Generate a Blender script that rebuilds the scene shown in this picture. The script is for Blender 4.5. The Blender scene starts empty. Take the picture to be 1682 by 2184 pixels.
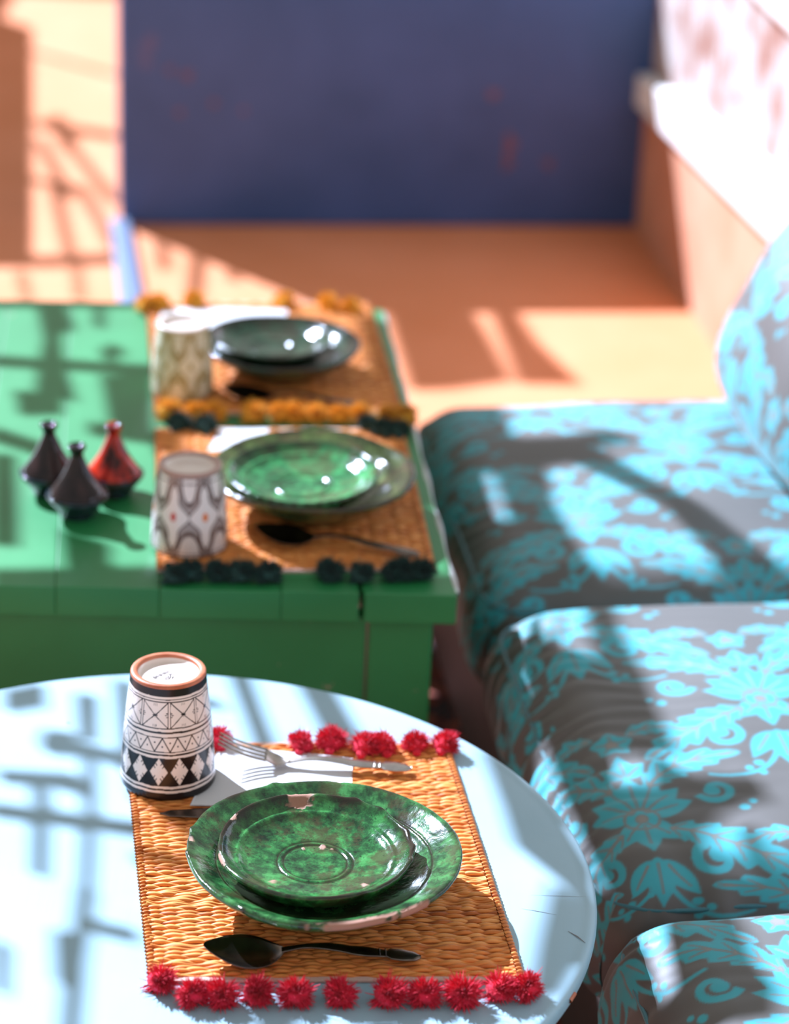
import bpy, bmesh, math, random
import numpy as np
from mathutils import Vector, Matrix

# ------------------------------------------------------------------ camera, sky, sun, exposure
scene = bpy.context.scene
COL = scene.collection
R = math.radians
PITCH, ROLL, CAM_Z = R(24.15), R(2.5), 1.76
fwd = Vector((0, math.cos(PITCH), -math.sin(PITCH)))
rt0 = Vector((1, 0, 0)); up0 = rt0.cross(fwd)
rt = rt0 * math.cos(ROLL) + up0 * math.sin(ROLL)
up = up0 * math.cos(ROLL) - rt0 * math.sin(ROLL)
cam = bpy.data.cameras.new('camera')
cam_o = bpy.data.objects.new('camera', cam); COL.objects.link(cam_o)
m = Matrix((rt, up, -fwd)).transposed().to_4x4(); m.translation = (0, 0, CAM_Z)
cam_o.matrix_world = m
cam.sensor_fit = 'VERTICAL'; cam.sensor_height = 36; cam.lens = 36 * 5600 / 2184
cam.dof.use_dof = True; cam.dof.focus_distance = 2.40; cam.dof.aperture_fstop = 3.0
cam.clip_start = 0.05; cam.clip_end = 100
scene.camera = cam_o

world = bpy.data.worlds.new('sky'); scene.world = world; world.use_nodes = True
wn = world.node_tree.nodes; wl = world.node_tree.links
bg = wn['Background']; bg.inputs['Strength'].default_value = 0.74
tc = wn.new('ShaderNodeTexCoord'); sep = wn.new('ShaderNodeSeparateXYZ'); ramp = wn.new('ShaderNodeValToRGB')
wl.new(tc.outputs['Generated'], sep.inputs[0]); wl.new(sep.outputs['Z'], ramp.inputs[0]); wl.new(ramp.outputs[0], bg.inputs['Color'])
ramp.color_ramp.elements[0].position = 0.0; ramp.color_ramp.elements[0].color = (1.08, 1.0, 0.92, 1)
ramp.color_ramp.elements[1].position = 0.7; ramp.color_ramp.elements[1].color = (0.74, 0.74, 0.74, 1)

SUN_AZ, SUN_EL = R(44), R(38)
sl = bpy.data.lights.new('sun', 'SUN'); sl.energy = 14.5; sl.angle = R(0.55); sl.color = (0.87, 1.0, 1.30)
so = bpy.data.objects.new('sun', sl); COL.objects.link(so)
sdir = Vector((math.sin(SUN_AZ) * math.cos(SUN_EL), -math.cos(SUN_AZ) * math.cos(SUN_EL), -math.sin(SUN_EL)))
so.rotation_euler = sdir.to_track_quat('-Z', 'Y').to_euler(); so.location = (-4, 8, 6)

vs = scene.view_settings
vs.view_transform = 'Standard'; vs.look = 'None'; vs.gamma = 1.0; vs.exposure = 0.0; vs.use_curve_mapping = False

rng = np.random.default_rng(7); random.seed(7)

# ------------------------------------------------------------------ helpers
def mesh(name, V, F, mat=None, smooth=True, col=None):
    V = np.asarray(V, dtype=np.float32).reshape(-1, 3)
    me = bpy.data.meshes.new(name)
    if isinstance(F, np.ndarray):
        n, k = F.shape
        me.vertices.add(len(V)); me.vertices.foreach_set('co', V.ravel())
        me.loops.add(n * k); me.loops.foreach_set('vertex_index', F.astype(np.int32).ravel())
        me.polygons.add(n); me.polygons.foreach_set('loop_start', np.arange(0, n * k, k, dtype=np.int32))
        me.update(calc_edges=True); me.validate()
    else:
        me.from_pydata([tuple(map(float, v)) for v in V], [], F); me.update()
    if smooth: me.polygons.foreach_set('use_smooth', np.ones(len(me.polygons), dtype=bool))
    if col is not None:
        a = me.color_attributes.new('Col', 'FLOAT_COLOR', 'POINT')
        c = np.ones((len(V), 4), dtype=np.float32); col = np.asarray(col, dtype=np.float32)
        c[:, :col.shape[1]] = col; a.data.foreach_set('color', c.ravel())
    if mat: me.materials.append(mat)
    return me

def obj(name, me, parent=None, loc=None, rz=None):
    o = bpy.data.objects.new(name, me); COL.objects.link(o)
    if parent is not None: o.parent = parent
    if loc is not None: o.location = loc
    if rz is not None: o.rotation_euler = (0, 0, rz)
    return o

def tag(o, label=None, cat=None, group=None, kind=None):
    if label: o['label'] = label
    if cat: o['category'] = cat
    if group: o['group'] = group
    if kind: o['kind'] = kind
    return o

def thing(name, label, cat, loc=(0, 0, 0), rz=0, group=None):
    return tag(obj(name, None, None, loc, rz), label, cat, group)

def struct(name, me, parent=None):
    o = obj(name, me, parent)
    if parent is None: o['kind'] = 'structure'
    return o

def grid_faces(nu, nv, close_u=False, close_v=False, off=0):
    iu = np.arange(nu if close_u else nu - 1); iv = np.arange(nv if close_v else nv - 1)
    A, B = np.meshgrid(iu, iv, indexing='ij'); A2 = (A + 1) % nu; B2 = (B + 1) % nv
    return np.stack([A * nv + B, A2 * nv + B, A2 * nv + B2, A * nv + B2], -1).reshape(-1, 4) + off

def chaikin(p, k=2):
    p = np.array(p, float)
    for _ in range(k):
        q = .75 * p[:-1] + .25 * p[1:]; r = .25 * p[:-1] + .75 * p[1:]
        p = np.vstack([p[:1], np.stack([q, r], 1).reshape(-1, p.shape[1]), p[-1:]])
    return p

def lathe(prof, n=96, k=2):
    """profile [(r,z)] from underside to top -> V (n*m,3), F, theta, index"""
    p = chaikin(prof, k) if k else np.array(prof, float)
    th = np.linspace(0, 2 * math.pi, n, endpoint=False)
    r = np.maximum(p[:, 0], 1e-5)
    V = np.stack([np.cos(th)[:, None] * r, np.sin(th)[:, None] * r, np.repeat(p[None, :, 1], n, 0)], -1)
    return V, grid_faces(n, len(p), close_u=True), th, p

def box(x0, x1, y0, y1, z0, z1, bev=0.0, seg=2):
    bm = bmesh.new(); bmesh.ops.create_cube(bm, size=1)
    for v in bm.verts:
        v.co = ((x0 + x1) / 2 + v.co.x * (x1 - x0), (y0 + y1) / 2 + v.co.y * (y1 - y0), (z0 + z1) / 2 + v.co.z * (z1 - z0))
    if bev: bmesh.ops.bevel(bm, geom=bm.edges[:], offset=bev, segments=seg, affect='EDGES', profile=.5)
    return bm

def prism(pts, z0, z1, bev=0.0):
    """pts: xy polygon (ccw or cw); z0,z1 numbers or per-point lists"""
    n = len(pts); a = z0 if isinstance(z0, (list, tuple)) else [z0] * n; b = z1 if isinstance(z1, (list, tuple)) else [z1] * n
    bm = bmesh.new()
    lo = [bm.verts.new((p[0], p[1], a[i])) for i, p in enumerate(pts)]
    hi = [bm.verts.new((p[0], p[1], b[i])) for i, p in enumerate(pts)]
    bm.faces.new(lo[::-1]); bm.faces.new(hi)
    for i in range(n): bm.faces.new((lo[i], lo[(i + 1) % n], hi[(i + 1) % n], hi[i]))
    bmesh.ops.recalc_face_normals(bm, faces=bm.faces[:])
    if bev: bmesh.ops.bevel(bm, geom=bm.edges[:], offset=bev, segments=2, affect='EDGES', profile=.5)
    return bm

def bmesh_me(name, bm, mat, smooth=False):
    me = bpy.data.meshes.new(name); bm.to_mesh(me); bm.free()
    if mat: me.materials.append(mat)
    if smooth: me.polygons.foreach_set('use_smooth', np.ones(len(me.polygons), dtype=bool))
    return me

def tube(path, rad, n=8, closed=False):
    """tube along path (m,3); rad scalar or (m,) -> V,F"""
    P = np.asarray(path, float); m_ = len(P)
    rad = np.broadcast_to(np.asarray(rad, float), (m_,))
    T = np.roll(P, -1, 0) - np.roll(P, 1, 0)
    if not closed: T[0] = P[1] - P[0]; T[-1] = P[-1] - P[-2]
    T /= np.linalg.norm(T, axis=1)[:, None] + 1e-12
    ref = np.where(np.abs(T[:, 2:3]) > .9, np.array([[1., 0, 0]]), np.array([[0, 0, 1.]]))
    A = np.cross(T, ref); A /= np.linalg.norm(A, axis=1)[:, None] + 1e-12; B = np.cross(A, T)
    th = np.linspace(0, 2 * math.pi, n, endpoint=False)
    V = P[:, None, :] + rad[:, None, None] * (np.cos(th)[None, :, None] * A[:, None, :] + np.sin(th)[None, :, None] * B[:, None, :])
    return V.reshape(-1, 3), grid_faces(m_, n, close_u=closed, close_v=True)

def waves(shape_xy, seed, scale, octs=7):
    """smooth pseudo noise in [-1,1] from random sinusoids; shape_xy (...,2|3)"""
    g = np.random.default_rng(seed); s = np.zeros(shape_xy.shape[:-1])
    for i in range(octs):
        d = g.normal(size=shape_xy.shape[-1]); d /= np.linalg.norm(d)
        f = scale * g.uniform(.5, 1.8); s += np.sin((shape_xy @ d) * f * 2 * math.pi + g.uniform(0, 7))
    return s / octs * 1.6

# ------------------------------------------------------------------ materials
def new_mat(name):
    mt = bpy.data.materials.new(name); mt.use_nodes = True
    nt = mt.node_tree; return mt, nt, nt.nodes['Principled BSDF']

def noise(nt, scale, detail=3, rough=.55, vec=None, stretch=None):
    n = nt.nodes.new('ShaderNodeTexNoise'); n.inputs['Scale'].default_value = scale
    n.inputs['Detail'].default_value = detail; n.inputs['Roughness'].default_value = rough
    c = nt.nodes.new('ShaderNodeTexCoord')
    if stretch:
        mp = nt.nodes.new('ShaderNodeMapping'); mp.inputs['Scale'].default_value = stretch
        nt.links.new(c.outputs['Object'], mp.inputs[0]); nt.links.new(mp.outputs[0], n.inputs['Vector'])
    else: nt.links.new(c.outputs['Object'], n.inputs['Vector'])
    return n

def cramp(nt, src, stops):
    r = nt.nodes.new('ShaderNodeValToRGB'); nt.links.new(src, r.inputs[0]); e = r.color_ramp.elements
    while len(e) < len(stops): e.new(.5)
    for i, (p, c) in enumerate(stops): e[i].position = p; e[i].color = (c[0], c[1], c[2], 1) if not np.isscalar(c) else (c, c, c, 1)
    return r.outputs[0]

def mix(nt, fac, a, b):
    mx = nt.nodes.new('ShaderNodeMix'); mx.data_type = 'RGBA'
    for s, v in ((0, fac), (6, a), (7, b)):
        if hasattr(v, 'is_output'): nt.links.new(v, mx.inputs[s])
        else: mx.inputs[s].default_value = v if s == 0 else (v[0], v[1], v[2], 1)
    return mx.outputs[2]

def bump(nt, bs, src, strength, dist=.001):
    b = nt.nodes.new('ShaderNodeBump'); b.inputs['Strength'].default_value = strength; b.inputs['Distance'].default_value = dist
    nt.links.new(src, b.inputs['Height']); nt.links.new(b.outputs[0], bs.inputs['Normal'])

def vcol(nt):
    a = nt.nodes.new('ShaderNodeAttribute'); a.attribute_name = 'Col'
    s = nt.nodes.new('ShaderNodeSeparateColor'); nt.links.new(a.outputs['Color'], s.inputs[0])
    return a.outputs['Color'], s.outputs

def plain(name, col, rough=.5, metal=0., col2=None, nscale=20, coat=0., bmp=0., bscale=60, stretch=None, spec=.5, sheen=0.):
    mt, nt, bs = new_mat(name)
    if col2 is not None:
        n = noise(nt, nscale, 4, .6, stretch=stretch)
        nt.links.new(cramp(nt, n.outputs[0], [(.35, col), (.68, col2)]), bs.inputs['Base Color'])
    else: bs.inputs['Base Color'].default_value = (*col, 1)
    bs.inputs['Roughness'].default_value = rough; bs.inputs['Metallic'].default_value = metal
    bs.inputs['Coat Weight'].default_value = coat; bs.inputs['Specular IOR Level'].default_value = spec
    bs.inputs['Sheen Weight'].default_value = sheen
    if bmp: bump(nt, bs, noise(nt, bscale, 4).outputs[0], bmp)
    return mt

M = {}
M['plaster'] = plain('terracotta_plaster', (.64, .215, .082), .85, col2=(.70, .25, .110), nscale=3, bmp=.4, bscale=30)
M['wall_clay'] = plain('clay_wall', (.52, .21, .11), .85, col2=(.62, .29, .18), nscale=5, bmp=.5, bscale=25)
M['white_ledge'] = plain('whitewash', (.80, .80, .78), .7, col2=(.72, .7, .67), nscale=12, bmp=.3)
def streaky():
    mt, nt, bs = new_mat('streaked_whitewash')
    a = noise(nt, 1, 6, .7, stretch=(55, 55, 5)); b = noise(nt, 9, 3)
    ad = nt.nodes.new('ShaderNodeMath'); ad.operation = 'ADD'; nt.links.new(a.outputs[0], ad.inputs[0]); nt.links.new(b.outputs[0], ad.inputs[1])
    nt.links.new(cramp(nt, ad.outputs[0], [(.62, (.22, .085, .05)), (.90, (.30, .165, .125)), (1.0, (.44, .40, .38))]), bs.inputs['Base Color'])
    mr = nt.nodes.new('ShaderNodeMath'); mr.operation = 'MULTIPLY'; mr.inputs[1].default_value = .95; nt.links.new(ad.outputs[0], mr.inputs[0])
    bs.inputs['Roughness'].default_value = .8; bump(nt, bs, a.outputs[0], .5, .004); return mt
M['streaky'] = streaky()
def blue_paint():
    mt, nt, bs = new_mat('dark_blue_paint')
    n = noise(nt, 4, 5, .6); base = cramp(nt, n.outputs[0], [(.3, (.014, .060, .19)), (.7, (.034, .088, .26))])
    s = noise(nt, 7, 2, .4); f = cramp(nt, s.outputs[0], [(.69, 0.), (.76, .55)])
    nt.links.new(mix(nt, f, base, (.30, .10, .08)), bs.inputs['Base Color']); bs.inputs['Roughness'].default_value = .45
    bump(nt, bs, noise(nt, 40, 4).outputs[0], .15); return mt
M['blue_wall'] = blue_paint()
M['pale_blue'] = plain('pale_blue_paint', (.13, .18, .28), .5)
def rug_mat():
    mt, nt, bs = new_mat('rug_wool')
    v = nt.nodes.new('ShaderNodeTexVoronoi'); v.inputs['Scale'].default_value = 55; c = nt.nodes.new('ShaderNodeTexCoord'); nt.links.new(c.outputs['Object'], v.inputs[0])
    col = cramp(nt, v.outputs['Color'], [(.2, (.015, .012, .014)), (.45, (.22, .035, .02)), (.7, (.36, .09, .045)), (.9, (.05, .03, .04))])
    nt.links.new(col, bs.inputs['Base Color']); bs.inputs['Roughness'].default_value = .95; bump(nt, bs, noise(nt, 400, 2).outputs[0], .6, .002); return mt
M['rug'] = rug_mat()
def worn_paint(name, a, b, chip, rough, scratch=.0, pos=.70, spec=.4):
    mt, nt, bs = new_mat(name)
    n = noise(nt, 6, 4); base = cramp(nt, n.outputs[0], [(.3, a), (.7, b)])
    w = noise(nt, 30, 6, .7); f = cramp(nt, w.outputs[0], [(pos, 0.), (pos + .03, 1.)])
    nt.links.new(mix(nt, f, base, chip), bs.inputs['Base Color'])
    bs.inputs['Roughness'].default_value = rough; bs.inputs['Specular IOR Level'].default_value = spec
    bs.inputs['Coat Weight'].default_value = .45; bs.inputs['Coat Roughness'].default_value = .45
    bump(nt, bs, noise(nt, 1, 5, .6, stretch=(180, 9, 60)).outputs[0], .12, .0008); return mt
M['green_paint'] = worn_paint('green_table_paint', (.008, .17, .042), (.016, .21, .058), (.36, .24, .19), .5, pos=.695)
M['sky_paint'] = worn_paint('pale_blue_table_paint', (.26, .42, .50), (.30, .46, .54), (.24, .15, .12), .5, pos=.80)
M['steel'] = plain('steel', (.46, .42, .385), .26, 1., col2=(.36, .32, .29), nscale=60)
M['dark_steel'] = plain('tarnished_steel', (.20, .165, .14), .24, 1., col2=(.13, .105, .09), nscale=80)
M['paper'] = plain('paper_napkin', (.60, .60, .61), .9, bmp=.25, bscale=160)
M['clay_rim'] = plain('bare_terracotta', (.40, .095, .035), .45, col2=(.50, .16, .075), nscale=70, bmp=.2, bscale=200)
M['cup_glaze'] = plain('cream_glaze', (.78, .70, .64), .15, col2=(.74, .60, .52), nscale=25, coat=.5)
M['ink'] = plain('ink', (.02, .02, .025), .4)
M['dark_wood'] = plain('dark_wood', (.035, .025, .02), .6, col2=(.05, .035, .03), nscale=30)
M['reed'] = plain('weathered_reed', (.30, .2, .12), .8, col2=(.38, .27, .17), nscale=30)
M['leafmat'] = plain('palm_leaf', (.06, .14, .04), .5, col2=(.09, .18, .05), nscale=30)
M['edge_wear'] = plain('worn_pale_edge', (.62, .66, .66), .5, col2=(.45, .42, .40), nscale=60)
def paint_vcol(name, rough=.15, coat=.6, bmp=0.):
    mt, nt, bs = new_mat(name); c, s = vcol(nt); nt.links.new(c, bs.inputs['Base Color'])
    bs.inputs['Roughness'].default_value = rough; bs.inputs['Coat Weight'].default_value = coat; bs.inputs['Specular IOR Level'].default_value = .35
    if bmp: bump(nt, bs, noise(nt, 60, 3).outputs[0], bmp, .0006)
    return mt
M['cup_paint'] = paint_vcol('painted_cup_glaze', .22, .0, .15)
def reed_mat():
    mt, nt, bs = new_mat('woven_reed'); c, s = vcol(nt)
    n = noise(nt, 1, 4, .6, stretch=(60, 500, 200))
    base = cramp(nt, s[0], [(0., (.44, .10, .018)), (.35, (.68, .21, .042)), (.7, (.82, .31, .07)), (1., (.90, .40, .12))])
    f = cramp(nt, n.outputs[0], [(.35, .0), (.75, .45)])
    nt.links.new(mix(nt, f, base, (.22, .075, .02)), bs.inputs['Base Color']); bs.inputs['Roughness'].default_value = .5
    bs.inputs['Specular IOR Level'].default_value = .35; return mt
M['reed_mat'] = reed_mat()
def wool(name, a, b):
    mt, nt, bs = new_mat(name); n = noise(nt, 160, 2)
    nt.links.new(cramp(nt, n.outputs[0], [(.35, a), (.65, b)]), bs.inputs['Base Color']); bs.inputs['Roughness'].default_value = .9
    bs.inputs['Sheen Weight'].default_value = .08; return mt
M['wool_red'] = wool('crimson_wool', (.50, .004, .025), (.74, .012, .05))
M['wool_green'] = wool('bottle_green_wool', (.006, .035, .03), (.012, .06, .05))
M['wool_yellow'] = wool('mustard_wool', (.70, .30, .015), (.85, .46, .05))
M['hem'] = plain('cotton_hem', (.55, .38, .32), .9, bmp=.4, bscale=300)

def damask_mat():
    mt, nt, bs = new_mat('teal_damask_satin'); c, s = vcol(nt)
    n = noise(nt, 900, 2)
    base = mix(nt, s[0], (.058, .052, .044), (.003, .29, .34))
    base = mix(nt, s[1], base, (.17, .16, .14))
    nt.links.new(base, bs.inputs['Base Color'])
    r = nt.nodes.new('ShaderNodeMapRange'); nt.links.new(s[0], r.inputs[0]); r.inputs[3].default_value = .58; r.inputs[4].default_value = .7
    nt.links.new(r.outputs[0], bs.inputs['Roughness']); bs.inputs['Specular IOR Level'].default_value = .85; bs.inputs['Coat Weight'].default_value = .3; bs.inputs['Coat Roughness'].default_value = .68
    bs.inputs['Sheen Weight'].default_value = .12; bs.inputs['Sheen Roughness'].default_value = .4
    bump(nt, bs, n.outputs[0], .12, .0006); return mt
M['damask'] = damask_mat()
M['piping'] = plain('teal_piping', (.02, .14, .17), .5, sheen=.3, bmp=.3, bscale=500)

def glaze(name, bright, mid, dark, brown, scale=26, spots=.5):
    mt, nt, bs = new_mat(name); c, s = vcol(nt)
    a = noise(nt, scale, 9, .72); b = noise(nt, scale * .75, 7, .68); d = noise(nt, scale * 5, 4, .6)
    base = cramp(nt, a.outputs[0], [(.38, dark), (.49, mid), (.58, bright), (.78, tuple(min(1, v * 1.5 + .02) for v in bright))])
    f = cramp(nt, b.outputs[0], [(.50, 0.), (.60, .75)]); base = mix(nt, f, base, brown)
    f2 = cramp(nt, d.outputs[0], [(.60, 0.), (.70, spots)]); base = mix(nt, f2, base, dark)
    base = mix(nt, s[1], base, tuple(v * .3 for v in brown))          # iron-dark rims and grooves
    base = mix(nt, s[0], base, (.34, .17, .115))                         # bare clay where the glaze broke off
    nt.links.new(base, bs.inputs['Base Color'])
    r = nt.nodes.new('ShaderNodeMapRange'); nt.links.new(s[0], r.inputs[0]); r.inputs[3].default_value = .13; r.inputs[4].default_value = .85
    nt.links.new(r.outputs[0], bs.inputs['Roughness']); bs.inputs['Coat Weight'].default_value = .0
    bump(nt, bs, noise(nt, 75, 4, .55).outputs[0], .6, .0012); return mt
M['glaze_green'] = glaze('green_glaze', (.040, .17, .045), (.015, .07, .02), (.004, .014, .006), (.045, .03, .014), 38, .9)
M['glaze_green2'] = glaze('green_plate_glaze', (.034, .175, .042), (.013, .075, .02), (.004, .014, .006), (.042, .028, .013), 40, .9)
M['glaze_olive'] = glaze('olive_glaze', (.10, .15, .04), (.06, .09, .025), (.02, .025, .01), (.08, .05, .025))
M['glaze_mid'] = glaze('bottle_glaze', (.04, .26, .08), (.02, .12, .04), (.005, .03, .01), (.06, .06, .025))
M['glaze_black'] = glaze('blackish_glaze', (.02, .06, .03), (.01, .03, .015), (.004, .01, .006), (.03, .02, .012))
def tagine_glaze(name, a, b, c_):
    mt, nt, bs = new_mat(name); n = noise(nt, 1, 3, .5, stretch=(55, 55, 14))
    nt.links.new(cramp(nt, n.outputs[0], [(.4, a), (.52, b), (.62, c_)]), bs.inputs['Base Color'])
    bs.inputs['Roughness'].default_value = .10; bs.inputs['Specular IOR Level'].default_value = .4
    bump(nt, bs, noise(nt, 80, 3).outputs[0], .2, .001); return mt
M['tag_brown'] = tagine_glaze('aubergine_glaze', (.006, .003, .004), (.018, .008, .008), (.035, .016, .015))
M['tag_red'] = tagine_glaze('red_glaze', (.03, .003, .002), (.36, .014, .006), (.50, .03, .010))
M['tag_bowl'] = tagine_glaze('slate_glaze', (.010, .018, .026), (.02, .032, .045), (.03, .018, .014))

# ------------------------------------------------------------------ setting
struct('floor', bmesh_me('floor', prism([(-9, -3), (6, -3), (6, 16), (-9, 16)], -.1, 0), M['plaster']))
# low blue wall behind the table and its pale blue kerb
PATCHES = [(.141, .330, .011, 1), (.197, .270, .008, .9), (.125, .250, .009, .8), (.790, .295, .012, .9), (.832, .185, .013, 1.9), (.830, .145, .011, 1.6), (.918, .143, .012, 1.0), (.105, .34, .008, 1), (.26, .255, .007, .8)]
SCRATCHES = [([(.336, -.028), (.350, -.031), (.368, -.036)], .0006), ([(.377, -.062), (.385, -.070), (.392, -.080)], .0014), ([(.345, -.004), (.37, -.004), (.396, -.003)], .0004), ([(-.122, .285), (-.120, .284), (-.118, .283)], .0022), ([(-.196, .196), (-.192, .192), (-.187, .194), (-.182, .186)], .0012), ([(-.05, .33), (0, .315), (.06, .30)], .0004)]
M['wall_patch'] = plain('worn_patch', (.17, .07, .10), .8, col2=(.12, .07, .13), nscale=50)
blue_wall = struct('wall_back', bmesh_me('wall_back', (lambda bm: bm)(prism([(-.612, 5.354), (.53, 5.505), (.50, 5.76), (-.645, 5.608)], 0, .535, .008)), M['blue_wall']))
struct('trim_1', bmesh_me('trim_1', prism([(-.632, 5.345), (-.592, 5.35), (-.50, 4.80), (-.548, 4.79)], 0, .02, .006), M['pale_blue']))
# right wall: along A -> B
WA, WB = np.array([.459, 5.785]), np.array([1.0, 1.93])
wd = (WB - WA) / np.linalg.norm(WB - WA); wnrm = np.array([-wd[1], wd[0]])   # wnrm points away from the room (+x)
if wnrm[0] < 0: wnrm = -wnrm
def wp(y, off): 
    t = (y - WA[1]) / wd[1]; p = WA + wd * t + wnrm * off; return (p[0], p[1])
struct('wall_right', bmesh_me('wall_right', prism([wp(5.9, 0), wp(1.2, 0), wp(1.2, .3), wp(5.9, .3)], 0, [.25, .50, .50, .25]), M['wall_clay']))
def zb(y): return .269 + (5.55 - y) * .0612
def zt(y): return .330 + (5.62 - y) * .100
yl = [5.72, 5.2, 4.7, 4.2, 3.7]
lower = [wp(y, -.022) for y in yl]; back = [wp(y, .10) for y in yl[::-1]]
struct('trim_2', bmesh_me('trim_2', prism(lower + back, [zb(y) for y in yl] + [zb(y) for y in yl[::-1]], [zt(y) for y in yl] + [zt(y) for y in yl[::-1]], .006), M['white_ledge']))
up_pts = [wp(5.9, .012), wp(1.2, .012), wp(1.2, .3), wp(5.9, .3)]
struct('wall_right_upper', bmesh_me('wall_right_upper', prism(up_pts, [.25, .55, .55, .25], .685), M['streaky']))
struct('trim_3', bmesh_me('trim_3', prism([wp(5.9, -.012), wp(1.2, -.012), wp(1.2, .3), wp(5.9, .3)], .697, .95, .01), M['white_ledge']))
# low wall outside the left of the view: its shadow lies on the floor
struct('wall_left', bmesh_me('wall_left', prism([(-1.823, 6.164), (-2.106, 8.134), (-2.326, 8.104), (-2.043, 6.134)], 0, 1.2), M['wall_clay']))

rug = obj('rug', bmesh_me('rug', prism([(-1.3, .9), (.9, 1.2), (.62, 3.72), (-1.6, 3.45)], .001, .009, .003), M['rug']))
tag(rug, 'dark red patterned wool rug under the tables', 'rug')

# bare terracotta patches on the low blue wall
bw_a = np.array([-.612, 5.354]); bw_d = np.array([1.142, .151]); bw_d = bw_d / np.linalg.norm(bw_d); bw_n = np.array([bw_d[1], -bw_d[0]])
for u_, v_, r_, e_ in PATCHES:
    P_ = []
    for i in range(14):
        a = i / 14 * 2 * math.pi; q = r_ * (1 + .3 * math.sin(3 * a + u_ * 40) + .15 * math.sin(5 * a))
        pu, pv = u_ + q * math.cos(a), v_ + q * e_ * math.sin(a); xy = bw_a + bw_d * pu
        P_.append((xy[0], xy[1], pv))
    V = [(p[0] + bw_n[0] * .0008, p[1] + bw_n[1] * .0008, p[2]) for p in P_] + [(p[0] - bw_n[0] * .0008, p[1] - bw_n[1] * .0008, p[2]) for p in P_]
    obj('bare_patch', mesh('bare_patch', V, [tuple(range(14))[::-1], tuple(range(14, 28))] + [(i, (i + 1) % 14, 14 + (i + 1) % 14, 14 + i) for i in range(14)], M['wall_patch'], smooth=False), blue_wall)

# ------------------------------------------------------------------ pale blue round table
TC = (-.204, 2.075); TR = .407; TZ = .45
rtab = thing('round_table', 'pale blue painted round table in the foreground', 'table', (*TC, .009))
z = TZ - .009
V, F, _, _ = lathe([(0, z - .024), (TR - .02, z - .024), (TR - .006, z - .023), (TR - .001, z - .017), (TR, z - .010), (TR - .001, z - .003), (TR - .006, z + .0002), (TR - .014, z - .0006), (TR - .022, z), (TR * .6, z), (TR * .3, z), (0, z)], 160, 2)
obj('tabletop', mesh('tabletop', V, F, M['sky_paint']), rtab)
V, F, _, _ = lathe([(0, z - .025), (.045, z - .025), (.05, z - .06), (.033, z - .10), (.03, .22), (.045, .16), (.05, .12), (.035, .07), (0, .07)], 48, 1)
obj('pedestal', mesh('pedestal', V, F, M['sky_paint']), rtab)
for k in range(3):
    a = k * 2 * math.pi / 3 + .4
    t = np.linspace(0, 1, 14)
    P = np.stack([np.cos(a) * (.03 + .24 * t), np.sin(a) * (.03 + .24 * t), .09 + .03 * np.sin(t * 3) - .072 * t], -1)
    V, F = tube(P, .022 - .006 * t, 10); obj('leg', mesh('leg', V, F, M['sky_paint']), rtab)
# small chips on the edge of the top
for ang, w in ((-22, .016), (-55, .02), (-63, .012)):
    a = R(ang); P = np.stack([TR * np.cos(a + np.linspace(-w, w, 7)), TR * np.sin(a + np.linspace(-w, w, 7)), np.full(7, z - .009)], -1)
    V, F = tube(P, .0022, 6); obj('paint_chip', mesh('paint_chip', V, F, M['clay_rim']), rtab)

def flat_mark(name, pts, w, zz, mat, parent):
    p = np.array(pts, float); d = np.gradient(p, axis=0); d /= np.linalg.norm(d, axis=1)[:, None] + 1e-9; nn = np.stack([-d[:, 1], d[:, 0]], -1)
    k_ = len(p); ww = w * np.sin(np.linspace(.25, math.pi - .25, k_))[:, None]
    V = [(*v, zz) for v in p + nn * ww] + [(*v, zz) for v in p - nn * ww]
    obj(name, mesh(name, V, [(i, i + 1, k_ + i + 1, k_ + i) for i in range(k_ - 1)], mat, smooth=False), parent)
M['scratch'] = plain('scratch_grey', (.14, .13, .13), .7)
for pts, w in SCRATCHES: flat_mark('scratch', pts, w * .55, z + .0003, M['scratch'], rtab)

# ------------------------------------------------------------------ green table
GZ = .48
gt = thing('plank_table', 'green painted wooden table with a cracked plank top and thick apron', 'table', (0, 0, .009))
e1 = np.array([.9988, .049]); e2 = np.array([-.111, .9938]); g0 = np.array([.074, 2.634])
def gp(a, b): p = g0 + e1 * a + e2 * b; return (p[0], p[1])
DEP = .935
edges = [0, -.109, -.196, -.331, -.446, -.537, -.66, -.78, -.90]
for i in range(len(edges) - 1):
    r_, l_ = edges[i] - (.0002 if i else 0), edges[i + 1] + .0002
    pts = []
    if i == 0:      # split corner plank: crack along its left side near the front edge
        pts = [gp(r_, 0), gp(r_, DEP), gp(l_, DEP), gp(l_, .13), gp(l_ + .002, .06), gp(l_ + .0045, .03), gp(l_ + .0035, .015), gp(l_ + .006, 0)]
    else: pts = [gp(r_, 0), gp(r_, DEP), gp(l_, DEP), gp(l_, 0)]
    dz = [0, .0006, -.0004, .0005, 0, -.0005, .0004, 0][i]
    obj('plank', bmesh_me('plank', prism(pts, GZ - .009 - .036, GZ - .009 + dz, .0012), M['green_paint']), gt)
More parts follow.
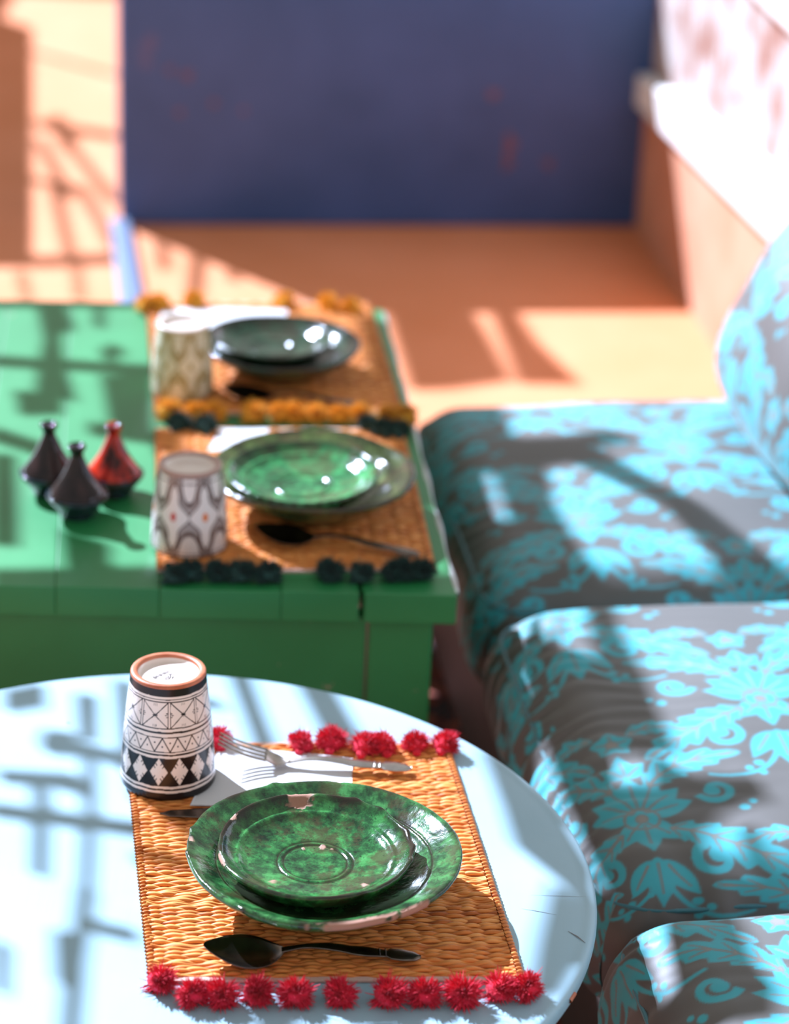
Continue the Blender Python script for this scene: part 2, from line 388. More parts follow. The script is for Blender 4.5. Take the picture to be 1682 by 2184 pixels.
# worn pale strip on the right edge of the top
P = np.array([[*gp(.0005, b), GZ - .009 - .004 + .001 * math.sin(b * 40)] for b in np.linspace(.01, DEP - .01, 60)])
V, F = tube(P, .0032 + .0012 * np.sin(np.linspace(0, 40, 60)), 6); obj('worn_edge', mesh('worn_edge', V, F, M['edge_wear']), gt)
za, zc = .28, GZ - .009 - .0365
obj('apron', bmesh_me('apron', prism([gp(-.098, .017), gp(-.805, .017), gp(-.805, .04), gp(-.098, .04)], za, zc, .002), M['green_paint']), gt)
obj('apron', bmesh_me('apron', prism([gp(-.098, DEP - .04), gp(-.805, DEP - .04), gp(-.805, DEP - .017), gp(-.098, DEP - .017)], za, zc, .002), M['green_paint']), gt)
obj('apron', bmesh_me('apron', prism([gp(-.030, .085), gp(-.030, DEP - .085), gp(-.055, DEP - .085), gp(-.055, .085)], za, zc, .002), M['green_paint']), gt)
obj('apron', bmesh_me('apron', prism([gp(-.85, .085), gp(-.85, DEP - .085), gp(-.875, DEP - .085), gp(-.875, .085)], za, zc, .002), M['green_paint']), gt)
for a0 in (-.0955, -.877):
    for b0 in (.013, DEP - .085):
        obj('leg', bmesh_me('leg', prism([gp(a0, b0), gp(a0 + .072, b0), gp(a0 + .072, b0 + .072), gp(a0, b0 + .072)], 0, zc, .003), M['green_paint']), gt)

# ------------------------------------------------------------------ damask cloth drawing
TW, TH = .36, .432           # repeat of the pattern in metres
NX, NY = 420, 504
def damask_tile():
    fill = np.zeros((NY, NX), bool); vein = np.zeros((NY, NX), bool)
    S = NX                     # pixels per unit (unit = tile width); tile is 1 x 1.2
    def put(poly, target=None, val=True):
        target = fill if target is None else target
        p = np.asarray(poly) * S
        x0, y0 = np.floor(p.min(0)).astype(int) - 1; x1, y1 = np.ceil(p.max(0)).astype(int) + 2
        X, Y = np.meshgrid(np.arange(x0, x1) + .5, np.arange(y0, y1) + .5)
        ins = np.zeros(X.shape, bool); n = len(p)
        for i in range(n):
            xa, ya = p[i]; xb, yb = p[(i + 1) % n]
            c = ((ya > Y) != (yb > Y)); ins ^= c & (X < (xb - xa) * (Y - ya) / (yb - ya + 1e-12) + xa)
        iy, ix = np.nonzero(ins); target[(iy + y0) % NY, (ix + x0) % NX] = val
    def stroke(pts, w0, w1, target=None, val=True):
        pts = np.asarray(pts); d = np.gradient(pts, axis=0); d /= np.linalg.norm(d, axis=1)[:, None] + 1e-9
        n = np.stack([-d[:, 1], d[:, 0]], -1); w = np.linspace(w0, w1, len(pts))[:, None] / 2
        put(np.vstack([pts + n * w, (pts - n * w)[::-1]]), target, val)
    def bez(a, b, c, n=40):
        t = np.linspace(0, 1, n)[:, None]; return (1 - t) ** 2 * np.array(a) + 2 * t * (1 - t) * np.array(b) + t * t * np.array(c)
    def both(f):
        for s in (1, -1): f(s)
    def leaf(a, b, c, W, lobes, cx, cy, s):
        sp = bez(a, b, c, 120) * np.array([s, 1]) + np.array([cx, cy]); t = np.linspace(0, 1, 120)
        d = np.gradient(sp, axis=0); d /= np.linalg.norm(d, axis=1)[:, None] + 1e-9; n = np.stack([-d[:, 1], d[:, 0]], -1)
        env = np.sin(np.pi * np.clip(t, 0, 1) ** .85) ** .7 * W
        fr = (t * lobes) % 1
        w = env * (.42 + .58 * fr ** .8 * (1 - np.clip((fr - .86) / .14, 0, 1) * .85))
        sw = d * (fr * env * .35)[:, None]
        put(np.vstack([sp + n * w[:, None] + sw, (sp - n * w[:, None] + sw)[::-1]]))
        stroke(sp[6:112], .009, .004, vein)
        for k in range(lobes):
            i = int((k + .25) / lobes * 118); j = int(min((k + .95) / lobes, 1) * 118)
            for q in (1, -1): stroke(np.linspace(sp[i], sp[j] + q * n[j] * env[j] * .62, 8), .006, .003, vein)
    def petal(cx, cy, ang, L, W, s=1):
        t = np.linspace(0, 1, 30); r = np.stack([t * L, W * np.sin(np.pi * t ** .75)], -1)
        q = np.vstack([r, (r * [1, -1])[::-1]]); c_, s_ = math.cos(ang), math.sin(ang)
        q = q @ np.array([[c_, s_], [-s_, c_]]); put(q * [s, 1] + [cx, cy])
        ln = np.stack([t[3:22] * L, 0 * t[3:22]], -1) @ np.array([[c_, s_], [-s_, c_]]); stroke(ln * [s, 1] + [cx, cy], .006, .004, vein)
    def disc(cx, cy, r, target=None, val=True):
        a = np.linspace(0, 2 * np.pi, 40); put(np.stack([cx + r * np.cos(a), cy + r * np.sin(a)], -1), target, val)
    def scroll(cx, cy, r0, turns, w, a0, s):
        t = np.linspace(0, 1, 60); a = a0 + t * turns * 2 * np.pi; r = r0 * (1 - .8 * t)
        stroke(np.stack([cx + s * (r * np.cos(a)), cy + r * np.sin(a)], -1), w, w * .8); disc(cx + s * r[-1] * math.cos(a[-1]), cy + r[-1] * math.sin(a[-1]), w * .85)
    for cx, cy in ((.5, .6), (0., 0.)):
        for k in range(7): petal(cx, cy + .02, R(18 + 24 * k), .17 + .03 * math.sin(k * math.pi / 6), .045)
        for k in (-1, 0, 1): petal(cx, cy - .01, R(-90 + 42 * k), .15 - .02 * abs(k), .04)
        disc(cx, cy, .05); a = np.linspace(0, 2 * np.pi, 40); stroke(np.stack([cx + .05 * np.cos(a), cy + .05 * np.sin(a)], -1), .006, .006, vein)
        disc(cx, cy, .018, vein)
        both(lambda s: leaf((.06, -.05), (.20, -.10), (.42, -.30), .085, 6, cx, cy, s))
        both(lambda s: leaf((.05, .14), (.12, .30), (.36, .30), .07, 5, cx, cy, s))
        both(lambda s: scroll(cx + s * .17, cy - .20, .075, 1.05, .032, R(60), s))
        both(lambda s: scroll(cx + s * .24, cy + .12, .06, 1.0, .028, R(200), s))
        both(lambda s: petal(cx + s * .02, cy - .19, R(-58), .17, .035, s))
        petal(cx, cy - .18, R(-90), .20, .045)
        petal(cx, cy + .21, R(90), .12, .035); both(lambda s: petal(cx, cy + .21, R(48), .10, .028, s))
        for k in range(5): petal(cx, cy + .40, R(90 + 72 * k), .07, .03)
        disc(cx, cy + .40, .02, vein)
        both(lambda s: leaf((.05, .44), (.14, .52), (.24, .44), .045, 4, cx, cy, s))
        both(lambda s: [disc(cx + s * x, cy + y, r) for x, y, r in ((.10, -.36, .016), (.135, -.385, .013), (.10, -.41, .013), (.30, .02, .016), (.33, .045, .012), (.19, .46, .012))])
        both(lambda s: stroke(bez((cx + s * .03, cy - .30), (cx + s * .1, cy - .46), (cx + s * .26, cy - .40)), .018, .01))
    both_ = np.stack([fill & ~vein, fill & vein], -1).astype(np.float32)
    b = sum(np.roll(np.roll(both_, i, 0), j, 1) for i in (-1, 0, 1) for j in (-1, 0, 1)) / 9
    return b
TILE = damask_tile()
def cloth(u, v):
    """bilinear lookup of the drawn cloth at metres u (across), v (along)"""
    x = (u / TW % 1) * NX; y = (v / TH % 1) * NY
    x0 = np.floor(x).astype(int); y0 = np.floor(y).astype(int); fx = (x - x0)[..., None]; fy = (y - y0)[..., None]
    g = lambda i, j: TILE[(y0 + j) % NY, (x0 + i) % NX]
    return (g(0, 0) * (1 - fx) + g(1, 0) * fx) * (1 - fy) + (g(0, 1) * (1 - fx) + g(1, 1) * fx) * fy

# ------------------------------------------------------------------ bench, seat cushions, pillow
BO = np.array([.2165, 2.155]); bu = np.array([-.1575, .9875]); bv = np.array([.9875, .1575])
BYAW = math.atan2(bv[1], bv[0])
bench = thing('bench_base', 'dark wooden bench base under the teal seat cushions', 'bench', (0, 0, 0.009))
def bp(a, b): p = BO + bv * a + bu * b; return (p[0], p[1])
obj('seat_board', bmesh_me('seat_board', prism([bp(.035, -1.0), bp(.70, -1.0), bp(.69, 1.33), bp(.03, 1.33)], .190, .217, .004), M['dark_wood']), bench)
for b0 in (-.95, -.1, .58, 1.24):
    for a0 in (.07, .62): obj('leg', bmesh_me('leg', prism([bp(a0, b0), bp(a0 + .06, b0), bp(a0 + .06, b0 + .06), bp(a0, b0 + .06)], 0, .190, .004), M['dark_wood']), bench)
obj('front_rail', bmesh_me('front_rail', prism([bp(.045, -.98), bp(.065, -.98), bp(.06, 1.3), bp(.04, 1.3)], .03, .189, .003), M['dark_wood']), bench)

def cushion(name, label, b0, b1, width, h, ztop, step, uoff, seed, r=.045, wr=1.0, crown=.012, lean=0.):
    La, Lb = width, b1 - b0
    def face(kind, na, nb):
        s = np.linspace(0, 1, na)[:, None]; t = np.linspace(0, 1, nb)[None, :]
        o = np.ones((na, nb))
        if kind == 'top': p = np.stack([s * La * o, t * Lb * o, h * o], -1); uv = (p[..., 0], p[..., 1])
        if kind == 'left': p = np.stack([0 * o, t * Lb * o, s * h * o], -1); uv = (p[..., 2] - h, p[..., 1])
        if kind == 'near': p = np.stack([s * La * o, 0 * o, t * h * o], -1); uv = (p[..., 0], p[..., 2] - h)
        if kind == 'right': p = np.stack([La * o, t * Lb * o, s * h * o], -1); uv = (La + h - p[..., 2], p[..., 1])
        if kind == 'far': p = np.stack([s * La * o, Lb * o, t * h * o], -1); uv = (p[..., 0], Lb + h - p[..., 2])
        if kind == 'bottom': p = np.stack([s * La * o, t * Lb * o, 0 * o], -1); uv = (p[..., 0], p[..., 1])
        return p, uv
    Vs, Fs, Cs = [], [], []; off = 0
    n_a, n_b, n_h = int(La / step), int(Lb / step), int(h / step)
    for kind, na, nb in (('top', n_a, n_b), ('left', n_h, n_b), ('near', n_a, n_h), ('right', 12, 40), ('far', 60, 12), ('bottom', 6, 6)):
        p, uv = face(kind, na, nb)
        lo = np.array([r, r, min(r, h * .42)]); hi = np.array([La - r, Lb - r, h - min(r, h * .42)])
        q = np.clip(p, lo, hi); d = p - q; dn = np.linalg.norm(d, axis=-1, keepdims=True) + 1e-9
        n = d / dn; P = q + n * np.array([r, r, min(r, h * .42)])
        a, b, zz = P[..., 0], P[..., 1], P[..., 2]
        topw = np.clip((zz - h * .5) / (h * .5), 0, 1)
        cr = crown * (np.clip(4 * a * (La - a) / La ** 2, 0, 1) ** .5) * (np.clip(4 * b * (Lb - b) / Lb ** 2, 0, 1) ** .5)
        P[..., 2] += cr * topw
        sag = np.sin(np.pi * np.clip(zz / h, 0, 1)); P[..., 0] += np.where(a < La / 2, -1, 1) * .010 * sag * (np.abs(n[..., 0]) > .2)
        P[..., 1] += np.where(b < Lb / 2, -1, 1) * .003 * sag * (np.abs(n[..., 1]) > .2)
        ab = np.stack([a, b], -1)
        w = waves(ab, seed, 4.0) * .003
        ru = np.exp(-np.clip(a - .02, 0, 9) / .075) * np.sin(2 * np.pi * (b + .12 * a) / .030 + 2.2 * waves(ab, seed + 1, 7)) * (.6 + .4 * waves(ab, seed + 2, 9)) * .0022
        ru2 = np.exp(-np.clip(b, 0, 9) / .07) * np.sin(2 * np.pi * a / .09 + 2 * waves(ab, seed + 3, 5)) * .0022
        P += n * (w + wr * (ru + ru2))[..., None]
        side = (kind == 'left')
        if side: P[..., 0] += .005 * waves(np.stack([b, zz], -1), seed + 5, 6) * np.clip(np.sin(np.pi * np.clip(zz / h, 0, 1)) - .3, 0, 1)
        P[..., 0] += -lean * (1 - np.clip(zz / h, 0, 1))
        Vs.append(P.reshape(-1, 3)); Fs.append(grid_faces(na, nb, off=off)); off += na * nb
        c = cloth(uv[0] + uoff[0], uv[1] + uoff[1]); Cs.append(np.concatenate([c, np.zeros(c.shape[:2] + (1,))], -1).reshape(-1, 3))
        if kind in ('bottom', 'left', 'far'): Fs[-1] = Fs[-1][:, ::-1]
        if kind == 'top': Fs[-1] = Fs[-1]
    t = thing(name, label, 'cushion', (*bp(0, b0), ztop - h), BYAW, 'teal damask seat cushions on the bench')
    obj('cover', mesh('cover', np.vstack(Vs), np.vstack(Fs), M['damask'], col=np.vstack(Cs)), t)
    # piping round the top and bottom seams
    for zz, ix, iy in ((h - .030, .0070, .0105), (.022, .0145, .0175)):
        path = []
        rr = r * .75; x0, x1, y0, y1 = ix, La - ix, iy, Lb - iy
        for cx, cy, a0 in ((x1 - rr, y0 + rr, -90), (x1 - rr, y1 - rr, 0), (x0 + rr, y1 - rr, 90), (x0 + rr, y0 + rr, 180)):
            for k in range(7): a = R(a0 + 15 * k); path.append((cx + rr * math.cos(a), cy + rr * math.sin(a)))
        path = np.array(path); full = []
        for i in range(len(path)):
            p0, p1 = path[i], path[(i + 1) % len(path)]; m_ = max(1, int(np.linalg.norm(p1 - p0) / .02))
            full += [p0 + (p1 - p0) * k / m_ for k in range(m_)]
        full = np.array(full); zq = zz + .0015 * waves(full, seed + 8, 8)
        xq = full[:, 0] - lean * (1 - zz / h)
        V, F = tube(np.column_stack([xq, full[:, 1], zq]), .0026, 7, closed=True)
        obj('piping', mesh('piping', V, F, M['piping']), t)
    return t
SZ = .40
cushion('seat_cushion', 'teal damask seat cushion furthest along the bench, below the big pillow', .657, 1.292, .70, .172, SZ, .0034, (.03, .05), 11, r=.068, wr=.6, crown=.02)
cushion('seat_cushion', 'teal damask seat cushion in the middle, with ruched folds along its edge', .004, .648, .72, .172, SZ, .0021, (.115, .10), 23, r=.07, wr=1.25, crown=.026)
cushion('seat_cushion', 'nearest teal damask seat cushion at the lower right corner', -.66, -.008, .72, .172, SZ, .0021, (.03, .21), 37, r=.075, wr=.7, crown=.028)

def pillow(name, label, loc, size, thick, rot, seed):
    n = 150; u, v = np.meshgrid(np.linspace(-1, 1, n), np.linspace(-1, 1, n), indexing='ij')
    X = u * size[0] / 2 * (1 - .07 * v ** 2 * np.abs(u)); Y = v * size[1] / 2 * (1 - .07 * u ** 2 * np.abs(v))
    T = thick / 2 * (np.clip(1 - u ** 2, 0, 1) ** .42) * (np.clip(1 - v ** 2, 0, 1) ** .42)
    T *= 1 + .06 * waves(np.stack([u, v], -1), seed, .9)
    Vs, Fs, Cs = [], [], []
    for s in (1, -1):
        Vs.append(np.stack([X, Y, s * T], -1).reshape(-1, 3)); f = grid_faces(n, n, off=len(Fs) * n * n); Fs.append(f if s > 0 else f[:, ::-1])
        c = cloth(X + .07, Y + .09); Cs.append(np.concatenate([c, np.zeros((n, n, 1))], -1).reshape(-1, 3))
    t = thing(name, label, 'pillow', loc); t.rotation_euler = rot
    obj('cover', mesh('cover', np.vstack(Vs), np.vstack(Fs), M['damask'], col=np.vstack(Cs)), t)
    k = np.linspace(-1, 1, 40); ring = np.vstack([np.c_[k, -np.ones(40)], np.c_[np.ones(40), k], np.c_[-k, np.ones(40)], np.c_[-np.ones(40), -k]])
    P = np.column_stack([ring[:, 0] * size[0] / 2 * (1 - .07 * ring[:, 1] ** 2 * np.abs(ring[:, 0])), ring[:, 1] * size[1] / 2 * (1 - .07 * ring[:, 0] ** 2 * np.abs(ring[:, 1])), np.zeros(160)])
    V, F = tube(P, .004, 6, closed=True); obj('piping', mesh('piping', V, F, M['piping']), t)
    return t
# leaning on the right wall: local x runs along the bench, local y up, local z into the room
pm = Matrix((Vector((bu[0], bu[1], 0)) * -1, Vector((bv[0] * math.sin(R(33)), bv[1] * math.sin(R(33)), math.cos(R(33)))), Vector((-bv[0] * math.cos(R(33)), -bv[1] * math.cos(R(33)), math.sin(R(33)))))).transposed()
pc = BO + bv * .556 + bu * 1.00
pillow('back_pillow', 'large teal damask back pillow leaning at the far end of the bench', (pc[0], pc[1], .622), (.56, .46), .23, pm.to_euler(), 51)

# ------------------------------------------------------------------ woven place mats with pompoms
MW, MD = .322, .412
def weave_me():
    g = np.random.default_rng(3)
    rows = 118; pitch = MD / rows; nx = 170; ns = 6
    wpos = np.cumsum(np.concatenate([[-MW / 2], g.uniform(.011, .019, 40)])); wid = np.arange(41.)
    x = np.linspace(-MW / 2 + .004, MW / 2 - .004, nx); Vs, Fs, Cs = [], [], []; warp = .0150
    th = np.linspace(0, 2 * math.pi, ns, endpoint=False)
    for j in range(rows):
        ph = math.pi * ((j + (g.random() < .06)) % 2) + g.normal() * .3
        jit = np.cumsum(g.normal(size=nx)) * .05; jit -= jit.mean()
        c = np.cos(math.pi * np.interp(x + g.normal() * .0012, wpos, wid) + ph + .35 * np.sin(x * 31 + g.uniform(0, 6)))
        edge = np.clip((MW / 2 - np.abs(x)) / .02, 0, 1)
        zc = .0027 + .0009 * c + .0006 * (1 - edge)
        yc = -MD / 2 + (j + .5) * pitch + .0009 * np.sin(x * 60 + g.uniform(0, 6)) + g.normal() * .0006
        ry = pitch * (.60 + .14 * c); rz = .0017 + .0004 * c
        V = np.stack([np.repeat(x[:, None], ns, 1), yc[:, None] + ry[:, None] * np.cos(th), zc[:, None] + rz[:, None] * np.sin(th)], -1)
        Vs.append(V.reshape(-1, 3)); Fs.append(grid_faces(nx, ns, close_v=True, off=j * nx * ns))
        tone = np.clip(.5 + g.normal() * .17 + .16 * c + .10 * np.sin(x * 25 + g.uniform(0, 6)), 0, 1)
        cc = np.zeros((nx, ns, 3)); cc[..., 0] = tone[:, None]; Cs.append(cc.reshape(-1, 3))
    return mesh('weave', np.vstack(Vs), np.vstack(Fs), M['reed_mat'], col=np.vstack(Cs))
def binding_me():
    g = np.random.default_rng(5); Vs, Fs, Cs = [], [], []; off = 0
    n = 74; t = np.linspace(0, 1, 12)
    for k in range(n):            # each reed end turned back over the outermost warp
        y = (k + .5) / n * MD - MD / 2; a = t * math.pi * 1.5 - .6; dy = (t - .5) * .008
        P = np.stack([.0035 * np.sin(a) + .0005, y + dy, .0026 + .0026 * np.cos(a)], -1)
        V, F = tube(P, .0015 + g.uniform(-.0002, .0003), 6); Vs.append(V); Fs.append(F + off); off += len(V)
        c = np.zeros((len(V), 3)); c[:, 0] = np.clip(.42 + g.normal() * .2, 0, 1); Cs.append(c)
    return mesh('binding', np.vstack(Vs), np.vstack(Fs), M['reed_mat'], col=np.vstack(Cs))
WEAVE, BIND = weave_me(), binding_me()
BACK = bmesh_me('backing', box(-MW / 2 + .003, MW / 2 - .003, -MD / 2, MD / 2, .0003, .0020), plain('backing_reed', (.40, .145, .045), .7))  # even reed-brown sheet under the strands, closes the gaps
HEM = bmesh_me('hem', box(-MW / 2, MW / 2, -.003, .003, .0004, .0034, .0008), M['hem'])
MATS = (WEAVE, BIND, HEM, BACK)
def pompom_me(name, mat, seed, n=1200):
    g = np.random.default_rng(seed); V, F = [], []
    bm = bmesh.new(); bmesh.ops.create_icosphere(bm, subdivisions=2, radius=.0102)
    for v in bm.verts: v.co = (v.co.x * (1 + g.normal() * .08), v.co.y * (1 + g.normal() * .08) + .011, v.co.z * .85 + .009)
    bm.verts.ensure_lookup_table(); V = [tuple(v.co) for v in bm.verts]; F = [tuple(v.index for v in f.verts) for f in bm.faces]; bm.free()
    c0 = np.array([0, .011, .009])
    lop = g.normal(size=3) * .25; clumps = g.normal(size=(16, 3)); clumps /= np.linalg.norm(clumps, axis=1)[:, None]
    for k in range(n):
        d = clumps[k % 16] + g.normal(size=3) * .30 + (np.array([0, .25, .1]) + lop) * .4; d /= np.linalg.norm(d)
        L = g.uniform(.0118, .0145) * (.88 + .3 * ((k % 16) * .37 % 1)) * (1.15 if g.random() < .04 else 1)
        s = np.cross(d, g.normal(size=3)); s /= np.linalg.norm(s) + 1e-9; w = .00045
        bend = g.normal(size=3) * .0022
        p0 = c0 + d * .006; p1 = c0 + d * L * .75 + bend * .5; p2 = c0 + d * L + bend
        for p in (p0, p1, p2): p[2] = max(p[2], .0008)
        i = len(V); V += [tuple(p0 + s * w), tuple(p0 - s * w), tuple(p1 + s * w * .9), tuple(p1 - s * w * .9), tuple(p2 + s * w * .35), tuple(p2 - s * w * .35)]
        F += [(i, i + 1, i + 3, i + 2), (i + 2, i + 3, i + 5, i + 4)]
    # tied knot on the mat side
    bm = bmesh.new(); bmesh.ops.create_icosphere(bm, subdivisions=1, radius=.0048); i = len(V)
    bm.verts.ensure_lookup_table(); V += [(v.co.x, v.co.y - .0005, v.co.z + .0065) for v in bm.verts]; F += [tuple(v.index + i for v in f.verts) for f in bm.faces]; bm.free()
    return mesh(name, V, F, mat, smooth=False)

def placemat(label, center, rz, zt, wool, near, far, group, sy=1.0, sx=1.0, shear=0.):
    t = thing('placemat', label, 'placemat', (*center, zt), rz, group)
    WEAVE, BIND, HEM, BACK = MATS
    if shear:
        WEAVE, BACK = WEAVE.copy(), BACK.copy(); BIND = BIND.copy()
        for m_ in (WEAVE, BACK, BIND): m_.transform(Matrix(((1, -shear, 0, 0), (0, 1, 0, 0), (0, 0, 1, 0), (0, 0, 0, 1))))
    bk = obj('backing', BACK, t); bk.scale = (sx, sy, 1)
    w = obj('weave', WEAVE, t); w['kind'] = 'stuff'; w.scale = (sx, sy, 1)
    for s in (-1, 1):
        b = obj('binding', BIND, t); b.location = (s * (MW / 2 - .002) * sx, 0, 0); b.scale = (1, sy, 1)
        h = obj('hem', HEM, t); h.location = (-shear * s * MD / 2, s * (MD / 2 + .002) * sy, 0); h.scale = (sx, 1, 1)
    pm_ = [pompom_me('pompom', wool, 60 + k) for k in range(3)]
    ci, si = math.cos(-rz), math.sin(-rz)
    for k, (px_, py_, s) in enumerate([(*p, -1) for p in near] + [(*p, 1) for p in far]):
        dx, dy = px_ - center[0], py_ - center[1]; lx = dx * ci - dy * si; ly = dx * si + dy * ci
        yy = s * (abs(ly) - (.016 if s < 0 else .011))
        p = obj('pompom', pm_[(k * 7 + 1) % 3], t, (lx, yy, 0))
        p.rotation_euler = (0, 0, (math.pi if s < 0 else 0) + random.uniform(-.5, .5)); sc = random.uniform(.98, 1.14); p.scale = (sc * 1.08, sc, sc)
    return t
near1 = [(-0.182, 1.889), (-0.156, 1.872), (-0.129, 1.873), (-0.095, 1.877), (-0.061, 1.878), (-0.022, 1.881), (0.014, 1.884), (0.049, 1.887), (0.076, 1.89), (0.108, 1.899), (0.127, 1.902)]
far1 = [(-0.165, 2.318), (-0.086, 2.318), (-0.056, 2.322), (-0.024, 2.318), (0.002, 2.322), (0.032, 2.328), (0.056, 2.331)]
near2 = [(-0.245, 2.633), (-0.223, 2.642), (-0.192, 2.645), (-0.172, 2.644), (-0.135, 2.647), (-0.068, 2.658), (-0.037, 2.655), (-0.005, 2.664), (0.018, 2.669), (0.038, 2.671)]
far2 = [(-0.283, 3.074), (-0.242, 3.071), (-0.032, 3.103), (-0.016, 3.084), (0.001, 3.083)]
near3 = [(-0.3, 3.112), (-0.26, 3.108), (-0.228, 3.112), (-0.189, 3.116), (-0.159, 3.12), (-0.131, 3.123), (-0.102, 3.123), (-0.073, 3.125), (-0.042, 3.126), (-0.013, 3.129), (0.009, 3.131)]
far3 = [(-0.372, 3.512), (-0.343, 3.516), (-0.294, 3.532), (-0.175, 3.547), (-0.107, 3.546), (-0.07, 3.541)]
GRP = 'woven reed placemats'
placemat('woven reed placemat with crimson pompoms on the pale blue round table', (-.066, 2.124), R(4.6), TZ, M['wool_red'], near1, far1, GRP, shear=.08, sx=1.01)
placemat('woven reed placemat with dark green pompoms at the near end of the green table', (-.130, 2.883), R(6.0), GZ, M['wool_green'], near2, far2, GRP, sx=.97)
placemat('woven reed placemat with yellow pompoms at the far end of the green table', (-.182, 3.352), R(7.5), GZ, M['wool_yellow'], near3, far3, GRP, sx=.99)
MT1, MT2 = TZ + .0048, GZ + .0048

# ------------------------------------------------------------------ stacked glazed plates
BIG = [(0, .004), (.044, .0035), (.046, 0), (.053, 0), (.058, .006), (.088, .022), (.116, .043), (.1225, .0485), (.1255, .0525), (.1245, .0562), (.1205, .0568), (.112, .0520), (.101, .0470), (.0985, .0448), (.0970, .0455), (.092, .0415), (.080, .0345), (.064, .0295), (.044, .0278), (.02, .0275), (0, .0275)]
SML = [(0, .003), (.030, .003), (.032, 0), (.039, 0), (.043, .004), (.064, .009), (.080, .0185), (.0870, .0275), (.0905, .0322), (.0895, .0352), (.0865, .0356), (.0825, .0310), (.0765, .0268), (.0738, .0256), (.0718, .0262), (.0655, .0212), (.050, .0178), (.0375, .0168), (.0350, .0152), (.0328, .0165), (.0312, .0165), (.0292, .0150), (.027, .0160), (.014, .0152), (0, .0150)]
def plate(name, label, Rr, prof, loc, mat, group, chips=(), scars=(), lugs=(), seed=1, tilt=(0, 0), wob=.010, n=240, lip=.8, grooves=(.387, .323)):
    p0 = np.array(prof); k = Rr / p0[:, 0].max(); p0 = p0 * k
    V, F, th, p = lathe(p0, n, 2)
    r = np.hypot(V[..., 0], V[..., 1]); a = np.repeat(th[:, None], V.shape[1], 1)
    g = np.random.default_rng(seed); f = np.zeros(n); hz = np.zeros(n)
    for q in range(2, 7): f += g.normal() / q * np.cos(q * th + g.uniform(0, 7)); hz += g.normal() / q * np.cos(q * th + g.uniform(0, 7))
    for q in range(9, 40): f += .05 * g.normal() * np.cos(q * th + g.uniform(0, 7))
    rr = (r / Rr) ** 2
    V[..., 0] *= 1 + wob * f[:, None] * rr; V[..., 1] *= 1 + wob * f[:, None] * rr; V[..., 2] += .0016 * hz[:, None] * rr * (p[None, :, 1] > .01)
    imax = int(np.argmax(p[:, 0])); top = np.arange(len(p)) >= imax - 3
    col = np.zeros(V.shape)
    nz = waves(V[..., :2], seed + 40, 130, 12) * .5
    # iron-dark lip and grooves
    rim = np.exp(-((np.arange(len(p)) - imax - 5) / 4.5) ** 2)
    col[..., 1] = np.clip(rim[None, :] * (lip + .6 * waves(np.stack([np.cos(a), np.sin(a)], -1) * 1.0, seed + 9, 1.3)), 0, 1)
    for gr in grooves: col[..., 1] = np.maximum(col[..., 1], .9 * np.exp(-((r / Rr - gr) / .010) ** 2) * top[None, :])
    for ca, cr, sa, sr in chips:                # angle, radius fraction, half-angle, half radius fraction
        da = (a - ca + math.pi) % (2 * math.pi) - math.pi; d = np.hypot(da / sa, (r / Rr - cr) / sr) + nz
        mk = np.clip((1 - d) * 5, 0, 1) * top[None, :]; col[..., 0] = np.maximum(col[..., 0], mk); V[..., 2] -= .0012 * mk
    for sx, sy, s in scars:
        d = np.hypot(V[..., 0] - sx, (V[..., 1] - sy)) / s + nz * .8; mk = np.clip((1 - d) * 4, 0, 1) * top[None, :]
        col[..., 0] = np.maximum(col[..., 0], mk * .9); V[..., 2] += .0006 * mk
    for la, s in lugs:
        da = (a - la + math.pi) % (2 * math.pi) - math.pi; d = np.hypot(da * Rr / s, (np.arange(len(p))[None, :] - imax - 2) / 5.); mk = np.exp(-d ** 2)
        V[..., 2] += .0018 * mk; V[..., 0] += np.cos(a) * .0014 * mk; V[..., 1] += np.sin(a) * .0014 * mk; col[..., 1] = np.maximum(col[..., 1], mk)
    t = obj(name, mesh(name, V, F, mat, col=col.reshape(-1, 3)), None, loc); t.rotation_euler = (tilt[0], tilt[1], 0)
    return tag(t, label, 'plate', group)
GB, GS = 'large glazed plates', 'small glazed plates stacked on top'
plate('dinner_plate', 'large mottled green glazed plate on the crimson pompom placemat', .1247, BIG, (-.050, 2.039, MT1 - .0003), M['glaze_green'], GB,
      chips=((R(-72), .985, .34, .03), (R(-48), .99, .16, .025), (R(86), .985, .05, .015), (R(178), .97, .03, .02)), lugs=((R(-122), .005), (R(170), .004), (R(188), .005), (R(115), .006)), seed=4, wob=.005, lip=.35, grooves=(.785,))
plate('side_plate', 'small green glazed plate with chipped rim and ring grooves in the foreground', .0894, SML, (-.058, 2.033, MT1 + .0282), M['glaze_green2'], GS,
      chips=((R(103), .93, .15, .10), (R(153), .98, .05, .05), (R(200), .985, .12, .015)), scars=((.006, .026, .0036), (-.036, -.040, .0034), (.046, -.040, .0038), (-.012, .022, .0018), (.014, .024, .0016)),
      lugs=((R(68), .007), (R(50), .008), (R(22), .007), (R(4), .006), (R(-12), .005), (R(-60), .006)), seed=8, wob=.006, tilt=(R(.6), R(.8)))
plate('dinner_plate', 'large olive glazed plate on the dark green pompom placemat', .1215, BIG, (-.098, 2.838, MT2 - .0003), M['glaze_olive'], GB, lugs=[(R(x), .005) for x in (30, 22, 14)], seed=14)
plate('side_plate', 'small bottle green glazed plate with scalloped rim beside the brown patterned cup', .090, SML, (-.107, 2.812, MT2 + .0275), M['glaze_mid'], GS, lugs=[(R(-130 + 9 * k), .0035) for k in range(12)], seed=18, tilt=(R(1.2), R(-1)))
plate('dinner_plate', 'large blackish glazed plate on the yellow pompom placemat', .106, BIG, (-.160, 3.278, MT2 - .0003), M['glaze_black'], GB, seed=24, wob=.006)
